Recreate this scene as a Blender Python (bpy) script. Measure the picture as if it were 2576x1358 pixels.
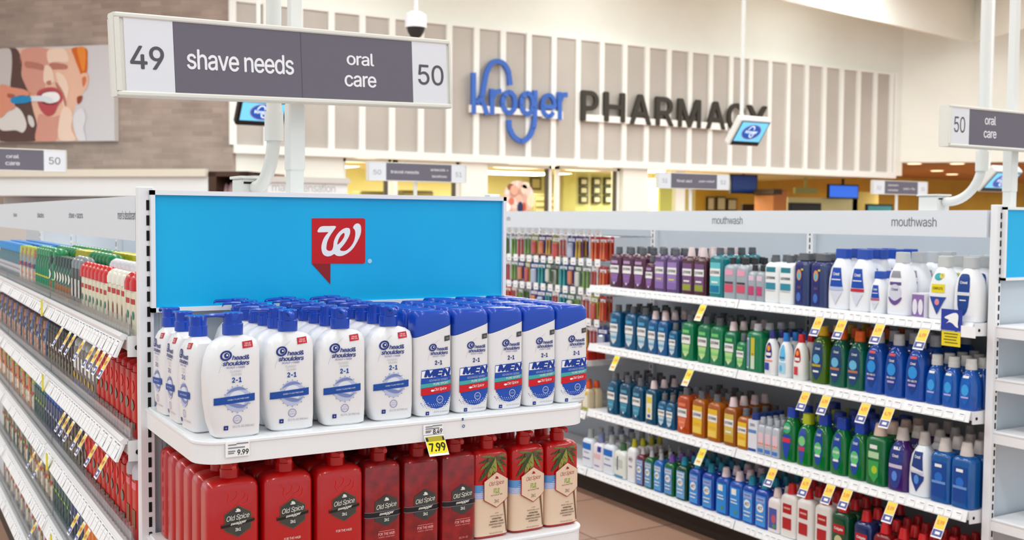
import bpy, math, random
from mathutils import Vector, Matrix
from mathutils.geometry import tessellate_polygon, delaunay_2d_cdt
for o in list(bpy.data.objects): bpy.data.objects.remove(o)
random.seed(7)
scn = bpy.context.scene
COL = scn.collection
# ------------------------------------------------------------------ camera
W, H, F = 2576, 1358, 2694.7
CZ = 1.58
yaw, pitch, roll = 0.54133816, 0.04861907, -0.00803129
fw = Vector((math.sin(yaw)*math.cos(pitch), math.cos(yaw)*math.cos(pitch), -math.sin(pitch)))
rt = Vector((math.cos(yaw), -math.sin(yaw), 0)); dn = fw.cross(rt)
rt2 = math.cos(roll)*rt + math.sin(roll)*dn; dn2 = -math.sin(roll)*rt + math.cos(roll)*dn
cam = bpy.data.cameras.new('camera'); camo = bpy.data.objects.new('camera', cam); COL.objects.link(camo)
m = Matrix.Identity(4)
for i in range(3):
    m[i][0] = rt2[i]; m[i][1] = -dn2[i]; m[i][2] = -fw[i]
m[2][3] = CZ
camo.matrix_world = m
cam.sensor_width = 36; cam.lens = F/W*36; cam.clip_start = 0.05
cam.dof.use_dof = True; cam.dof.focus_distance = 2.25; cam.dof.aperture_fstop = 6.2
scn.camera = camo
# ------------------------------------------------------------------ world, lights, exposure
wd = bpy.data.worlds.new('world'); scn.world = wd; wd.use_nodes = True
wd.node_tree.nodes['Background'].inputs[0].default_value = (0.83, 0.94, 1, 1)
wd.node_tree.nodes['Background'].inputs[1].default_value = 0.9
scn.view_settings.view_transform = 'Standard'; scn.view_settings.look = 'None'
scn.view_settings.gamma = 1; scn.view_settings.exposure = 0.27
CEIL = 5.7
FIX = [(x, y) for x in (-3.0, 1.2, 5.4, 9.6, 13.8) for y in (-2.2, 1.4, 5.0, 8.4, 11.4)] + [(17.2, 5.0), (17.2, 8.4)]  # grid of store fixtures; last pair added to brighten the right-hand wall
def area(loc, sx, sy, power, color=(1, .97, .92), rot=(0, 0, 0)):
    l = bpy.data.lights.new('lamp', 'AREA'); l.shape = 'RECTANGLE'; l.size = sx; l.size_y = sy; l.energy = power; l.color = color
    o = bpy.data.objects.new('lamp', l); COL.objects.link(o); o.location = loc; o.rotation_euler = rot
    return o
for x, y in FIX:
    area((x, y, CEIL-0.14), .5, 2.6, ({-2.2: 52, 1.4: 54, 5.0: 66, 8.4: 78}.get(y) or {-3.0: 108, 1.2: 52, 5.4: 54, 9.6: 76, 13.8: 90}[x]), (.91, .975, 1) if y < 6 else (.945, .985, .975))
for x, y, p in ((5.5, 16.2, 150), (9.5, 16.2, 170), (13.5, 16.2, 110), (20.5, 15.5, 130), (27, 15.5, 110)):
    area((x, y, 2.36), 2.2, 1.2, p, (.97, .96, .82))
# ------------------------------------------------------------------ pixel rays (places only)
def ray(u, v): return (rt2*((u-W/2)/F) + dn2*((v-H/2)/F) + fw)
O = Vector((0, 0, CZ))
def PY(u, v, y): d = ray(u, v); return O + d*(y/d.y)
def PX(u, v, x): d = ray(u, v); return O + d*(x/d.x)
def PZ(u, v, z): d = ray(u, v); return O + d*((z-CZ)/d.z)
# ------------------------------------------------------------------ materials
def lin(c): return tuple(((x/255)/12.92 if x/255 <= .04045 else ((x/255+.055)/1.055)**2.4) for x in c)
MATS = {}
def mat(name, rgb, rough=.5, metal=0, coat=0, trans=0, emis=0, spec=.5):
    if name in MATS: return MATS[name]
    m = bpy.data.materials.new(name); m.use_nodes = True
    b = m.node_tree.nodes['Principled BSDF']; c = (*lin(rgb), 1)
    b.inputs['Base Color'].default_value = c; b.inputs['Roughness'].default_value = rough
    b.inputs['Metallic'].default_value = metal; b.inputs['Coat Weight'].default_value = coat
    b.inputs['Coat Roughness'].default_value = .08
    b.inputs['Transmission Weight'].default_value = trans; b.inputs['IOR'].default_value = 1.4
    b.inputs['Specular IOR Level'].default_value = spec
    if emis: b.inputs['Emission Color'].default_value = c; b.inputs['Emission Strength'].default_value = emis
    MATS[name] = m; return m
def nodes(m): return m.node_tree.nodes, m.node_tree.links, m.node_tree.nodes['Principled BSDF']
def grid_mat(name, c1, c2, cm, w, h, mortar, rough, offset=.5, plane='xz', noise=0, bump=0, rough_noise=0):
    m = mat(name, c1, rough); N, L, b = nodes(m)
    tc = N.new('ShaderNodeTexCoord'); s = N.new('ShaderNodeSeparateXYZ'); cb = N.new('ShaderNodeCombineXYZ')
    L.new(tc.outputs['Object'], s.inputs[0]); L.new(s.outputs['X'], cb.inputs[0]); L.new(s.outputs['Z' if plane == 'xz' else 'Y'], cb.inputs[1])
    br = N.new('ShaderNodeTexBrick'); br.offset = offset; L.new(cb.outputs[0], br.inputs[0])
    br.inputs['Scale'].default_value = 1; br.inputs['Color1'].default_value = (*lin(c1), 1); br.inputs['Color2'].default_value = (*lin(c2), 1)
    br.inputs['Mortar'].default_value = (*lin(cm), 1); br.inputs['Mortar Size'].default_value = mortar
    br.inputs['Brick Width'].default_value = w; br.inputs['Row Height'].default_value = h; br.inputs['Mortar Smooth'].default_value = .2
    out = br.outputs['Color']
    if noise:
        n = N.new('ShaderNodeTexNoise'); n.inputs['Scale'].default_value = 2.2; n.inputs['Detail'].default_value = 6
        L.new(cb.outputs[0], n.inputs['Vector'])
        mx = N.new('ShaderNodeMix'); mx.data_type = 'RGBA'; mx.blend_type = 'OVERLAY'; mx.inputs[0].default_value = noise
        L.new(out, mx.inputs[6]); L.new(n.outputs['Fac'], mx.inputs[7]); out = mx.outputs[2]
    L.new(out, b.inputs['Base Color'])
    if bump:
        bp = N.new('ShaderNodeBump'); bp.inputs['Strength'].default_value = bump; bp.inputs['Distance'].default_value = .01
        inv = N.new('ShaderNodeMath'); inv.operation = 'SUBTRACT'; inv.inputs[0].default_value = 1; L.new(br.outputs['Fac'], inv.inputs[1])
        L.new(inv.outputs[0], bp.inputs['Height']); L.new(bp.outputs[0], b.inputs['Normal'])
    return m
def mottle(name, rgb, rgb2, scale, rough=.4, coat=0, lo=.4, hi=.65):
    m = mat(name, rgb, rough, coat=coat); N, L, b = nodes(m)
    tc = N.new('ShaderNodeTexCoord'); n = N.new('ShaderNodeTexNoise'); n.inputs['Scale'].default_value = scale; n.inputs['Detail'].default_value = 5
    r = N.new('ShaderNodeValToRGB'); r.color_ramp.elements[0].position = lo; r.color_ramp.elements[1].position = hi
    r.color_ramp.elements[0].color = (*lin(rgb), 1); r.color_ramp.elements[1].color = (*lin(rgb2), 1)
    L.new(tc.outputs['Object'], n.inputs['Vector']); L.new(n.outputs['Fac'], r.inputs[0]); L.new(r.outputs[0], b.inputs['Base Color'])
    return m
white = mat('white_enamel', (236, 237, 240), .35)
offw = mat('warm_white_enamel', (232, 231, 224), .4)
cream = mottle('cream_wall_paint', (248, 248, 240), (243, 244, 235), 1.2, .7)
creamtrim = mat('cream_trim_paint', (247, 247, 242), .6)
greyp = mottle('taupe_panel', (196, 189, 181), (188, 181, 173), .9, .7)
signgrey = mat('sign_grey', (106, 101, 113), .55)
signcell = mat('sign_light_cell', (226, 227, 232), .5)
txtgrey = mat('text_grey', (88, 85, 92), .6)
txtwhite = mat('text_white', (240, 238, 242), .6)
black = mat('black_plastic', (22, 22, 24), .4)
dark = mat('slot_dark', (14, 14, 15), .8)
brick = grid_mat('grey_rose_brick', (182, 164, 152), (163, 145, 134), (174, 156, 146), .30, .075, .008, .85, .5, 'xz', .35, .5)
tile = grid_mat('brown_floor_tile', (188, 150, 128), (180, 142, 120), (128, 98, 84), .61, .61, .006, .28, 0, 'xy', .12, .1)
# ------------------------------------------------------------------ mesh builder
class B:
    def __init__(s): s.v = []; s.f = []; s.m = []; s.mats = []; s.sm = []
    def mi(s, mt):
        if mt not in s.mats: s.mats.append(mt)
        return s.mats.index(mt)
    def add(s, vs, fs, mt, smooth=False):
        k = len(s.v); s.v += [tuple(x) for x in vs]; i = s.mi(mt)
        for f in fs: s.f.append(tuple(k+j for j in f)); s.m.append(i); s.sm.append(smooth)
        return s
    def box(s, a, b, mt, ch=0):
        x0, y0, z0 = [min(p, q) for p, q in zip(a, b)]; x1, y1, z1 = [max(p, q) for p, q in zip(a, b)]
        c = ch
        if c <= 0:
            vs = [(x0,y0,z0),(x1,y0,z0),(x1,y1,z0),(x0,y1,z0),(x0,y0,z1),(x1,y0,z1),(x1,y1,z1),(x0,y1,z1)]
            return s.add(vs, [(0,3,2,1),(4,5,6,7),(0,1,5,4),(1,2,6,5),(2,3,7,6),(3,0,4,7)], mt)
        ring = lambda z, e: [(x0+c+e,y0+e,z),(x1-c-e,y0+e,z),(x1-e,y0+c+e,z),(x1-e,y1-c-e,z),(x1-c-e,y1-e,z),(x0+c+e,y1-e,z),(x0+e,y1-c-e,z),(x0+e,y0+c+e,z)]
        vs = ring(z0, c*.7)+ring(z0+c, 0)+ring(z1-c, 0)+ring(z1, c*.7); fs = [tuple(range(7, -1, -1)), tuple(range(24, 32))]
        for r in range(3):
            for i in range(8): fs.append((r*8+i, r*8+(i+1) % 8, r*8+8+(i+1) % 8, r*8+8+i))
        return s.add(vs, fs, mt)
    def prism(s, pts, z0, z1, mt, smooth=False):
        n = len(pts); vs = [(x, y, z0) for x, y in pts]+[(x, y, z1) for x, y in pts]
        return s.add(vs, [tuple(range(n-1, -1, -1)), tuple(range(n, 2*n))]+[(i, (i+1) % n, n+(i+1) % n, n+i) for i in range(n)], mt, smooth)
    def tube(s, path, r, mt, seg=12, sq=False):
        path = [Vector(p) for p in path]; n = len(path); vs = []
        up = None
        for i, p in enumerate(path):
            t = (path[min(i+1, n-1)]-path[max(i-1, 0)]).normalized()
            if up is None: up = Vector((0, 1, 0)) if abs(t.y) < .9 else Vector((1, 0, 0))
            a = (up - t*up.dot(t)).normalized(); b = t.cross(a); up = a
            for k in range(seg):
                w = 2*math.pi*(k+(.5 if sq else 0))/seg; vs.append(p+(a*math.cos(w)+b*math.sin(w))*r)
        fs = [tuple(range(seg-1, -1, -1)), tuple(range((n-1)*seg, n*seg))]
        for i in range(n-1):
            for k in range(seg): fs.append((i*seg+k, i*seg+(k+1) % seg, (i+1)*seg+(k+1) % seg, (i+1)*seg+k))
        return s.add(vs, fs, mt, not sq)
    def loft(s, secs, mt, seg=32):
        """secs: z, xl, xr, hd, n[, tilt[, yo]]  superellipse rings"""
        vs = []
        for q in secs:
            z, xl, xr, hd, n = q[:5]; tl = q[5] if len(q) > 5 else 0; yo = q[6] if len(q) > 6 else 0
            xc = (xl+xr)/2; hw = (xr-xl)/2
            for k in range(seg):
                t = 2*math.pi*(k+.5)/seg; c, d = math.cos(t), math.sin(t)
                x = hw*math.copysign(abs(c)**(2/n), c); y = hd*math.copysign(abs(d)**(2/n), d)
                vs.append((xc+x, y+yo, z+tl*x))
        n = len(secs); fs = [tuple(range(seg-1, -1, -1)), tuple(range((n-1)*seg, n*seg))]
        for i in range(n-1):
            for k in range(seg): fs.append((i*seg+k, i*seg+(k+1) % seg, (i+1)*seg+(k+1) % seg, (i+1)*seg+k))
        return s.add(vs, fs, mt, True)
    def build(s, name, parent=None, sharp=35):
        me = bpy.data.meshes.new(name); me.from_pydata(s.v, [], s.f)
        for mt in s.mats: me.materials.append(mt)
        me.polygons.foreach_set('material_index', s.m); me.polygons.foreach_set('use_smooth', s.sm)
        if any(s.sm): me.set_sharp_from_angle(angle=math.radians(sharp))
        me.update(); o = bpy.data.objects.new(name, me); COL.objects.link(o); o.parent = parent
        return o
def tag(o, label=None, cat=None, group=None, kind=None):
    if label: o['label'] = label
    if cat: o['category'] = cat
    if group: o['group'] = group
    if kind: o['kind'] = kind
    return o
def thing(name, loc=(0, 0, 0), rz=0, label=None, cat=None, group=None):
    o = bpy.data.objects.new(name, None); COL.objects.link(o); o.location = loc; o.rotation_euler = (0, 0, rz)
    return tag(o, label, cat, group)
KIDS = {}
def copy_tree(o, parent=None):
    c = o.copy(); COL.objects.link(c); c.parent = parent
    for ch in o.children: copy_tree(ch, c)
    return c
# ------------------------------------------------------------------ text + decals
FC = {}
try:
    import os
    SANS = bpy.data.fonts.load(os.path.join(bpy.utils.system_resource('DATAFILES'), 'fonts', 'Inter.woff2'))   # the font Blender itself ships with
except Exception:
    SANS = None
def glyph_fill(loops):
    """fill a cluster of outlines by nonzero winding, so overlapping contours merge"""
    pts, edges = [], []
    for lp in loops:
        n = len(pts); pts += [Vector(p) for p in lp]; edges += [(n+i, n+(i+1) % len(lp)) for i in range(len(lp))]
    r = delaunay_2d_cdt(pts, edges, [], 0, 1e-7)
    seg = [(a, b) for lp in loops for a, b in zip(lp, lp[1:]+lp[:1])]
    out = []
    for f in r[2]:
        cx = sum(r[0][i].x for i in f)/len(f); cy = sum(r[0][i].y for i in f)/len(f); w = 0
        for (x0, y0), (x1, y1) in seg:
            if (y0 <= cy) != (y1 <= cy) and x0+(cy-y0)/(y1-y0)*(x1-x0) > cx: w += 1 if y1 > y0 else -1
        if w: out.append(tuple(f))
    return [(p.x, p.y) for p in r[0]], out
def font2d(txt, bold=0.0, shear=0.0, space=.93):
    """-> verts (x, y, layer), faces, aspect"""
    k = (txt, bold, shear, space)
    if k in FC: return FC[k]
    cu = bpy.data.curves.new('t', 'FONT'); cu.body = txt; cu.resolution_u = 2; cu.shear = shear; cu.space_character = space
    cu.fill_mode = 'NONE'
    if SANS: cu.font = SANS
    cu.align_x = 'CENTER'; cu.size = 1
    o = bpy.data.objects.new('t', cu); COL.objects.link(o)
    bpy.context.view_layer.update()
    me = bpy.data.meshes.new_from_object(o.evaluated_get(bpy.context.evaluated_depsgraph_get()))
    P = [(p.co.x, p.co.y) for p in me.vertices]; nx = {e.vertices[0]: e.vertices[1] for e in me.edges}
    bpy.data.objects.remove(o); bpy.data.curves.remove(cu)
    loops = []; seen = set()
    adj = {}
    for e in me.edges: adj.setdefault(e.vertices[0], []).append(e.vertices[1]); adj.setdefault(e.vertices[1], []).append(e.vertices[0])
    for s0 in range(len(P)):
        if s0 in seen or s0 not in adj: continue
        lp = [s0]; seen.add(s0); cur = nx.get(s0, adj[s0][0])
        if cur != s0+1 and s0+1 in adj[s0]: cur = s0+1
        while cur not in seen:
            lp.append(cur); seen.add(cur)
            q = [j for j in adj[cur] if j not in seen]
            if not q: break
            cur = q[0]
        if len(lp) > 2: loops.append([P[i] for i in lp])
    bpy.data.meshes.remove(me)
    loops.sort(key=lambda l: min(p[0] for p in l)); cl = []
    for l in loops:
        a0, a1 = min(p[0] for p in l), max(p[0] for p in l)
        if cl and a0 < cl[-1][1]: cl[-1][0].append(l); cl[-1][1] = max(cl[-1][1], a1)
        else: cl.append([[l], a1])
    v, f = [], []
    for ls, _ in cl:
        pv, pf = glyph_fill(ls); n = len(v); v += pv; f += [tuple(n+i for i in q) for q in pf]
    V, Fs = [], []
    offs = [(0, 0)] if not bold else [(0, 0), (bold, 0), (-bold, 0), (0, bold*.8), (0, -bold*.8)]
    for j, (ox, oy) in enumerate(offs):
        n = len(V); V += [(a+ox, b+oy, j) for a, b in v]; Fs += [tuple(n+i for i in q) for q in f]
    v = V; f = Fs
    x0 = min(p[0] for p in v); x1 = max(p[0] for p in v); y0 = min(p[1] for p in v); y1 = max(p[1] for p in v)
    FC[k] = ([((a-x0)/(x1-x0)-.5, (b-y0)/(y1-y0)-.5, i) for a, b, i in v], f, (x1-x0)/(y1-y0)); return FC[k]
def smooth2(pts, k=4, closed=True):
    n = len(pts); out = []
    for i in range(n if closed else n-1):
        g = lambda j: pts[j % n] if closed else pts[max(0, min(n-1, j))]
        p0, p1, p2, p3 = g(i-1), g(i), g(i+1), g(i+2)
        for q in range(k):
            t = q/k; out.append(tuple(.5*((2*p1[d])+(-p0[d]+p2[d])*t+(2*p0[d]-5*p1[d]+4*p2[d]-p3[d])*t*t+(-p0[d]+3*p1[d]-3*p2[d]+p3[d])*t**3) for d in (0, 1)))
    if not closed: out.append(tuple(pts[-1]))
    return out
def flatmap(x, z, e): return (x, -e, z)
def surfmap(secs, eps=.0007):
    def f(x, z, e):
        lo = secs[0]; hi = secs[-1]
        for i in range(len(secs)-1):
            if secs[i][0] <= z <= secs[i+1][0]: lo, hi = secs[i], secs[i+1]; break
        t = 0 if hi[0] == lo[0] else max(0, min(1, (z-lo[0])/(hi[0]-lo[0])))
        xl, xr, hd, n = [lo[j]+(hi[j]-lo[j])*t for j in (1, 2, 3, 4)]
        u = min(.985, abs((x-(xl+xr)/2)/((xr-xl)/2)))
        return (x, -hd*(1-u**n)**(1/n)-eps-e, z)
    return f
class D(B):
    """flat marks laid on a surface"""
    def __init__(s, fmap=flatmap, mx=.012, step=.00035): super().__init__(); s.fm = fmap; s.mx = mx; s.step = step
    def tri(s, a, b, c, mt, layer):
        L = max((math.dist(a, b), a, b, c), (math.dist(b, c), b, c, a), (math.dist(c, a), c, a, b))
        if L[0] > s.mx:
            mid = ((L[1][0]+L[2][0])/2, (L[1][1]+L[2][1])/2)
            s.tri(L[1], mid, L[3], mt, layer); s.tri(mid, L[2], L[3], mt, layer); return
        if (b[0]-a[0])*(c[1]-a[1])-(b[1]-a[1])*(c[0]-a[0]) < 0: b, c = c, b
        s.add([s.fm(p[0], p[1], layer*s.step) for p in (a, b, c)], [(0, 1, 2)], mt)
    def poly(s, pts, mt, layer=1, holes=()):
        loops = [[Vector((x, y, 0)) for x, y in q] for q in [pts, *holes]]
        fl = [p for q in [pts, *holes] for p in q]
        for t in tessellate_polygon(loops):
            s.tri(fl[t[0]], fl[t[1]], fl[t[2]], mt, layer)
        return s
    def rect(s, x0, x1, z0, z1, mt, layer=1): return s.poly([(x0, z0), (x1, z0), (x1, z1), (x0, z1)], mt, layer)
    def ell(s, x, z, rx, rz, mt, layer=1, n=28, rot=0, ring=0):
        e = lambda q: [(x+rx*q*math.cos(t)*math.cos(rot)-rz*q*math.sin(t)*math.sin(rot), z+rx*q*math.cos(t)*math.sin(rot)+rz*q*math.sin(t)*math.cos(rot)) for t in [2*math.pi*i/n for i in range(n)]]
        if ring:
            o, i = e(1), e(1-ring)
            for k in range(n):
                j = (k+1) % n; s.tri(o[k], o[j], i[j], mt, layer); s.tri(o[k], i[j], i[k], mt, layer)
            return s
        return s.poly(e(1), mt, layer)
    def text(s, t, x, z, h, mt, layer=2, w=None, bold=0, shear=0, rot=0, space=.93, align=0):
        v, f, asp = font2d(t, bold, shear, space); w = w or h*asp; c, q = math.cos(rot), math.sin(rot)
        x += align*w/2
        P = [(x+a*w*c-b*h*q, z+a*w*q+b*h*c, i) for a, b, i in v]
        s.add([s.fm(p[0], p[1], (layer+p[2]*.09)*s.step) for p in P], f, mt); return s
    def line(s, path, w, mt, layer=1):
        n = len(path)
        for i in range(n-1):
            a, b = path[i], path[i+1]; L = math.dist(a, b) or 1; nx, nz = -(b[1]-a[1])/L, (b[0]-a[0])/L
            s.tri((a[0]+nx*w/2, a[1]+nz*w/2), (b[0]+nx*w/2, b[1]+nz*w/2), (b[0]-nx*w/2, b[1]-nz*w/2), mt, layer+i % 5*.08)
            s.tri((a[0]+nx*w/2, a[1]+nz*w/2), (b[0]-nx*w/2, b[1]-nz*w/2), (a[0]-nx*w/2, a[1]-nz*w/2), mt, layer+i % 5*.08)
        return s
ORD = ['zeroth','first','second','third','fourth','fifth','sixth','seventh','eighth','ninth','tenth','eleventh','twelfth','thirteenth','fourteenth','fifteenth','sixteenth','seventeenth','eighteenth','nineteenth','twentieth']
TENS = {20: 'twenty', 30: 'thirty', 40: 'forty', 50: 'fifty', 60: 'sixty', 70: 'seventy', 80: 'eighty', 90: 'ninety'}
def ordw(n):
    if n <= 20: return ORD[n]
    t = n//10*10; r = n-t
    return (n % 10 == 0 and TENS[n][:-1]+'ieth') or TENS[t]+'-'+ORD[r]
# ================================================================== SETTING
def struct(name, b, parent=None):
    o = b.build(name, parent); o['kind'] = 'structure'; return o
fl = B(); fl.box((-9, -6, -.1), (36, 24, 0), tile); struct('floor', fl)
ce = B(); ce.box((-9, -6, CEIL), (36, 24, CEIL+.15), mat('ceiling_paint', (238, 236, 228), .8)); struct('ceiling', ce)
DW = 14.0                                    # pharmacy front
XA, XB = 4.15, 16.95
SOF = 2.46
# soffit block over the pharmacy and the wall above
w = B(); w.box((XA, DW+.05, SOF), (XB+.35, DW+.5, CEIL), cream)
w.box((XA, DW+.05, 0), (PY(867, 450, DW).x, DW+.35, SOF), cream)       # solid wall beside the windows
struct('wall_back', w)
t = B(); t.box((XA-.02, DW-.06, SOF-.06), (XB+.05, DW+.06, SOF+.05), creamtrim); struct('trim_1', t)
t = B(); t.box((XA-.02, DW-.03, 4.37), (XB+.05, DW+.06, 4.42), creamtrim); struct('trim_2', t)
panels = B(); panels.box((XA, DW, SOF+.05), (XB, DW+.05, 4.37), greyp); struct('wall_panel', panels)
pit = .4546; k = 0
while True:
    x = XA-.03+k*pit
    if x > XB: break
    s = B(); s.box((x-.045, DW-.045, SOF+.05), (x+.045, DW+.002, 4.39), creamtrim); struct('trim_%d' % (3+k), s); k += 1
s = B(); s.box((XB-.03, DW-.05, SOF), (XB+.05, DW+.06, 4.42), creamtrim); struct('trim_%d' % (3+k), s)
def pil(u0, u1, name='wall_pier', z0=0, z1=SOF, d=.35):
    b = B(); b.box((PY(u0, 450, DW).x, DW+.02, z0), (PY(u1, 450, DW).x, DW+d, z1), cream); struct(name, b)
pil(1163, 1228); pil(1570, 1632)
lw = B(); lw.box((PY(867, 450, DW).x, DW+.08, 0), (XB, DW+.3, 1.12), cream); struct('wall_low', lw)
# windows between the piers
glass = mat('window_glass', (235, 240, 232), .02, trans=1, spec=.5); glass.node_tree.nodes['Principled BSDF'].inputs['IOR'].default_value = 1.05
wfr = mat('window_dark_gasket', (92, 84, 66), .5)
for i, (u0, u1) in enumerate(((868, 992), (1000, 1163), (1228, 1397), (1410, 1568))):
    x0, x1 = PY(u0, 450, DW).x, PY(u1, 450, DW).x
    b = B(); y = DW+.1
    for a in ((x0, x0+.05), (x1-.05, x1)): b.box((a[0], y, 1.12), (a[1], y+.08, SOF-.06), creamtrim)
    b.box((x0, y, 1.12), (x1, y+.08, 1.17), creamtrim); b.box((x0, y, SOF-.11), (x1, y+.08, SOF-.06), creamtrim)
    b.box((x1-.1, y+.02, 1.17), (x1-.05, y+.06, SOF-.11), wfr)
    f = struct('window_%d' % (i+1), b)
    p = B(); p.box((x0+.05, y+.035, 1.17), (x1-.1, y+.045, SOF-.11), glass); p.build('pane', f)
# pharmacy interior
yel = mottle('pale_yellow_wall', (240, 236, 182), (234, 230, 170), 1.5, .8)
och = mottle('ochre_wall', (206, 170, 72), (196, 160, 64), 1.5, .8)
brn = mat('brown_ceiling', (176, 124, 76), .8)
IB = 18.6
XS = PY(1750, 450, IB).x
b = B(); b.box((XA-1, IB, 0), (XS, IB+.1, 2.8), yel); struct('wall_pharmacy_back', b)
b = B(); b.box((XS, IB+.002, 0), (36, IB+.1, 3.0), och); struct('wall_pharmacy_far', b)
b = B(); b.box((XA, DW+.5, SOF), (XB+.3, IB, SOF+.08), mat('inner_ceiling', (222, 212, 178), .8)); struct('ceiling_pharmacy', b)
px_ = PY(1640, 450, 16.4).x
b = B(); b.box((px_, 16.4, 0), (px_+.5, 16.6, SOF), yel); struct('wall_partition', b)
b = B(); b.box((XA-.1, DW+.3, 0), (XA, IB, SOF), yel); struct('wall_pharmacy_side', b)
# diagonal wall to the right, over the brown waiting area
b = B(); dz = 2.72; L = 9.5; q = .7071
b.prism([(XB+.3, DW+.05), (XB+.3+L*q, DW+.05-L*q), (XB+.5+L*q, DW+.25-L*q), (XB+.5, DW+.4)], dz, CEIL, cream); struct('wall_right', b)
b = B(); b.prism([(XB+.35, DW+.45), (XB+.4+L*q, DW+.3-L*q), (XB+.4+L*q+10, DW+.3-L*q), (36, IB), (XB+.3, IB)], dz-.02, dz+.06, brn); struct('ceiling_waiting_area', b)
dl = mat('downlight_glow', (255, 226, 190), .5, emis=2.2)
for u, v in ((2300, 410), (2357, 428), (2408, 410), (2395, 437), (2530, 425)):
    p = PZ(u, v, dz-.02); t_ = thing('recessed_downlight', p, 0, 'small round recessed downlight glowing in the brown waiting area ceiling', 'ceiling light', 'downlights over the waiting area')
    b = B(); b.loft([(-.012, -.16, .16, .16, 2), (0.0, -.17, .17, .17, 2)], mat('downlight_ring', (200, 170, 130), .5)); b.build('trim_ring', t_)
    b = B(); b.loft([(-.02, -.12, .12, .12, 2), (-.013, -.13, .13, .13, 2)], dl); b.build('lens', t_)
# lamps in the pharmacy ceiling
glow = mat('lamp_diffuser', (255, 248, 214), .5, emis=2.6)
for (u, v, r), lb in zip(((900, 406, .36), (1318, 421, .56), (1492, 427, .54), (1640, 433, .25)),
        ('flat round ceiling lamp behind the first pharmacy window', 'wide round ceiling lamp above the group portrait disc', 'wide round ceiling lamp above the framed certificate cabinet', 'small round ceiling lamp beside the pharmacy pier')):
    p = PZ(u, v, SOF-.06); p.y = min(p.y, IB-.9); p = Vector((PY(u, v, p.y).x, p.y, SOF)); t_ = thing('ceiling_lamp', p, 0, lb, 'ceiling lamp')
    b = B(); b.loft([(-.03, -r, r, r, 2), (0, -r*1.03, r*1.03, r*1.03, 2)], creamtrim); b.build('rim', t_)
    b = B(); b.loft([(-.06, -r*.9, r*.9, r*.9, 2), (-.031, -r*.95, r*.95, r*.95, 2)], glow); b.build('diffuser', t_)
# brick wall running away at 45 degrees to the left
bw = B(); bw.box((-12, 0, 0), (0, .3, CEIL), brick); o = struct('wall_left', bw); o.location = (XA-.02, DW+.0, 0); o.rotation_euler = (0, 0, -math.pi/4)
BN = Vector((-q, -q, 0)); BD = Vector((q, -q, 0)); BO = Vector((XA-.02, DW, 0))
def onbrick(u, v, off=0):
    """point of the brick wall seen there, as (along, up)"""
    d = ray(u, v); t = ((BO+BN*off)-O).dot(BN)/d.dot(BN); p = O+d*t
    return ((p-BO).dot(BD), p.z)
def brick_thing(name, lb, cat):
    o = thing(name, BO, -math.pi/4, lb, cat); return o
# white cosmetics fixture header under the brick
fx = brick_thing('cosmetics_fixture', 'long plain white header of the cosmetics wall under the brick', 'shelving')
x0, z1 = onbrick(-40, 433, 1.1); x1, _ = onbrick(523, 433, 1.1)
b = B(); b.box((x0, -1.1, z1-.30), (x1, -.02, z1), mat('fixture_header', (234, 237, 238), .5)); b.build('header', fx)
b = B(); b.box((x0, -1.16, z1-.06), (x1, -1.09, z1+.03), mat('fixture_cap', (226, 220, 204), .5)); b.build('cap_rail', fx)
b = B(); b.box((x0, -.75, .1), (x1, -.02, z1-.31), mat('fixture_base', (205, 200, 196), .6)); b.box((x0, -1.05, 0), (x1, -.02, z1-.6), mat('fixture_base', (205, 200, 196), .6)); b.build('cabinet', fx)
for uu, n_, cc_ in ((34, 3, (214, 92, 148)), (60, 3, (120, 58, 128)), (88, 3, (206, 84, 150)), (114, 3, (98, 52, 120))):
    xa, za = onbrick(uu, 520, 1.0); t_ = brick_thing('cosmetics_box', {34: 'pink', 60: 'dark purple', 88: 'bright pink', 114: 'deep purple'}[uu]+' cosmetics box on the ledge under the white header', 'box')
    b = B(); b.box((xa-.068, -1.0, z1-.6), (xa+.068, -.8, z1-.6+.16), mat('box_%d' % uu, cc_, .4), .01); b.build('carton', t_)
x2, z2 = onbrick(525, 431, 1.1); x3, _ = onbrick(622, 431, 1.1); x4, z4 = onbrick(560, 462, 1.1)
dsp = brick_thing('display_case', 'dark brown framed display case with pink domes below the brick', 'display case')
brw = mat('case_brown', (140, 110, 92), .6); brd = mat('case_frame_brown', (74, 50, 36), .5)
b = B(); b.box((x2, -.6, 0), (x3, -.1, z2), brw); b.build('cabinet', dsp)
b = B(); b.box((x2, -1.1, 1.2), (x2+.1, -.6, z2), brd); b.box((x3-.1, -1.1, 1.2), (x3, -.6, z2), brd); b.box((x2, -1.1, z2-.06), (x3, -.6, z2), brd); b.build('frame', dsp)
b = B(); b.box((x2, -1.1, 1.15), (x3, -.6, 1.2), brd); b.build('ledge', dsp)
for uu, lb in ((549, 'pale pink dome display in the brown case, the smaller one'), (571, 'pale pink dome display in the brown case, next to the curved pole')):
    xa, za = onbrick(uu, 466, 1.0); t_ = brick_thing('dome_display', lb, 'display'); r = .07
    b = B(); b.loft([(1.2, xa-r, xa+r, r, 2, 0, -.85), (za-.08, xa-r, xa+r, r, 2, 0, -.85), (za, xa-r*.75, xa+r*.75, r*.75, 2, 0, -.85), (za+.035, xa-.03, xa+.03, .03, 2, 0, -.85)], mat('dome_pink', (228, 190, 196), .4))
    o = b.build('dome', t_)
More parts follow.
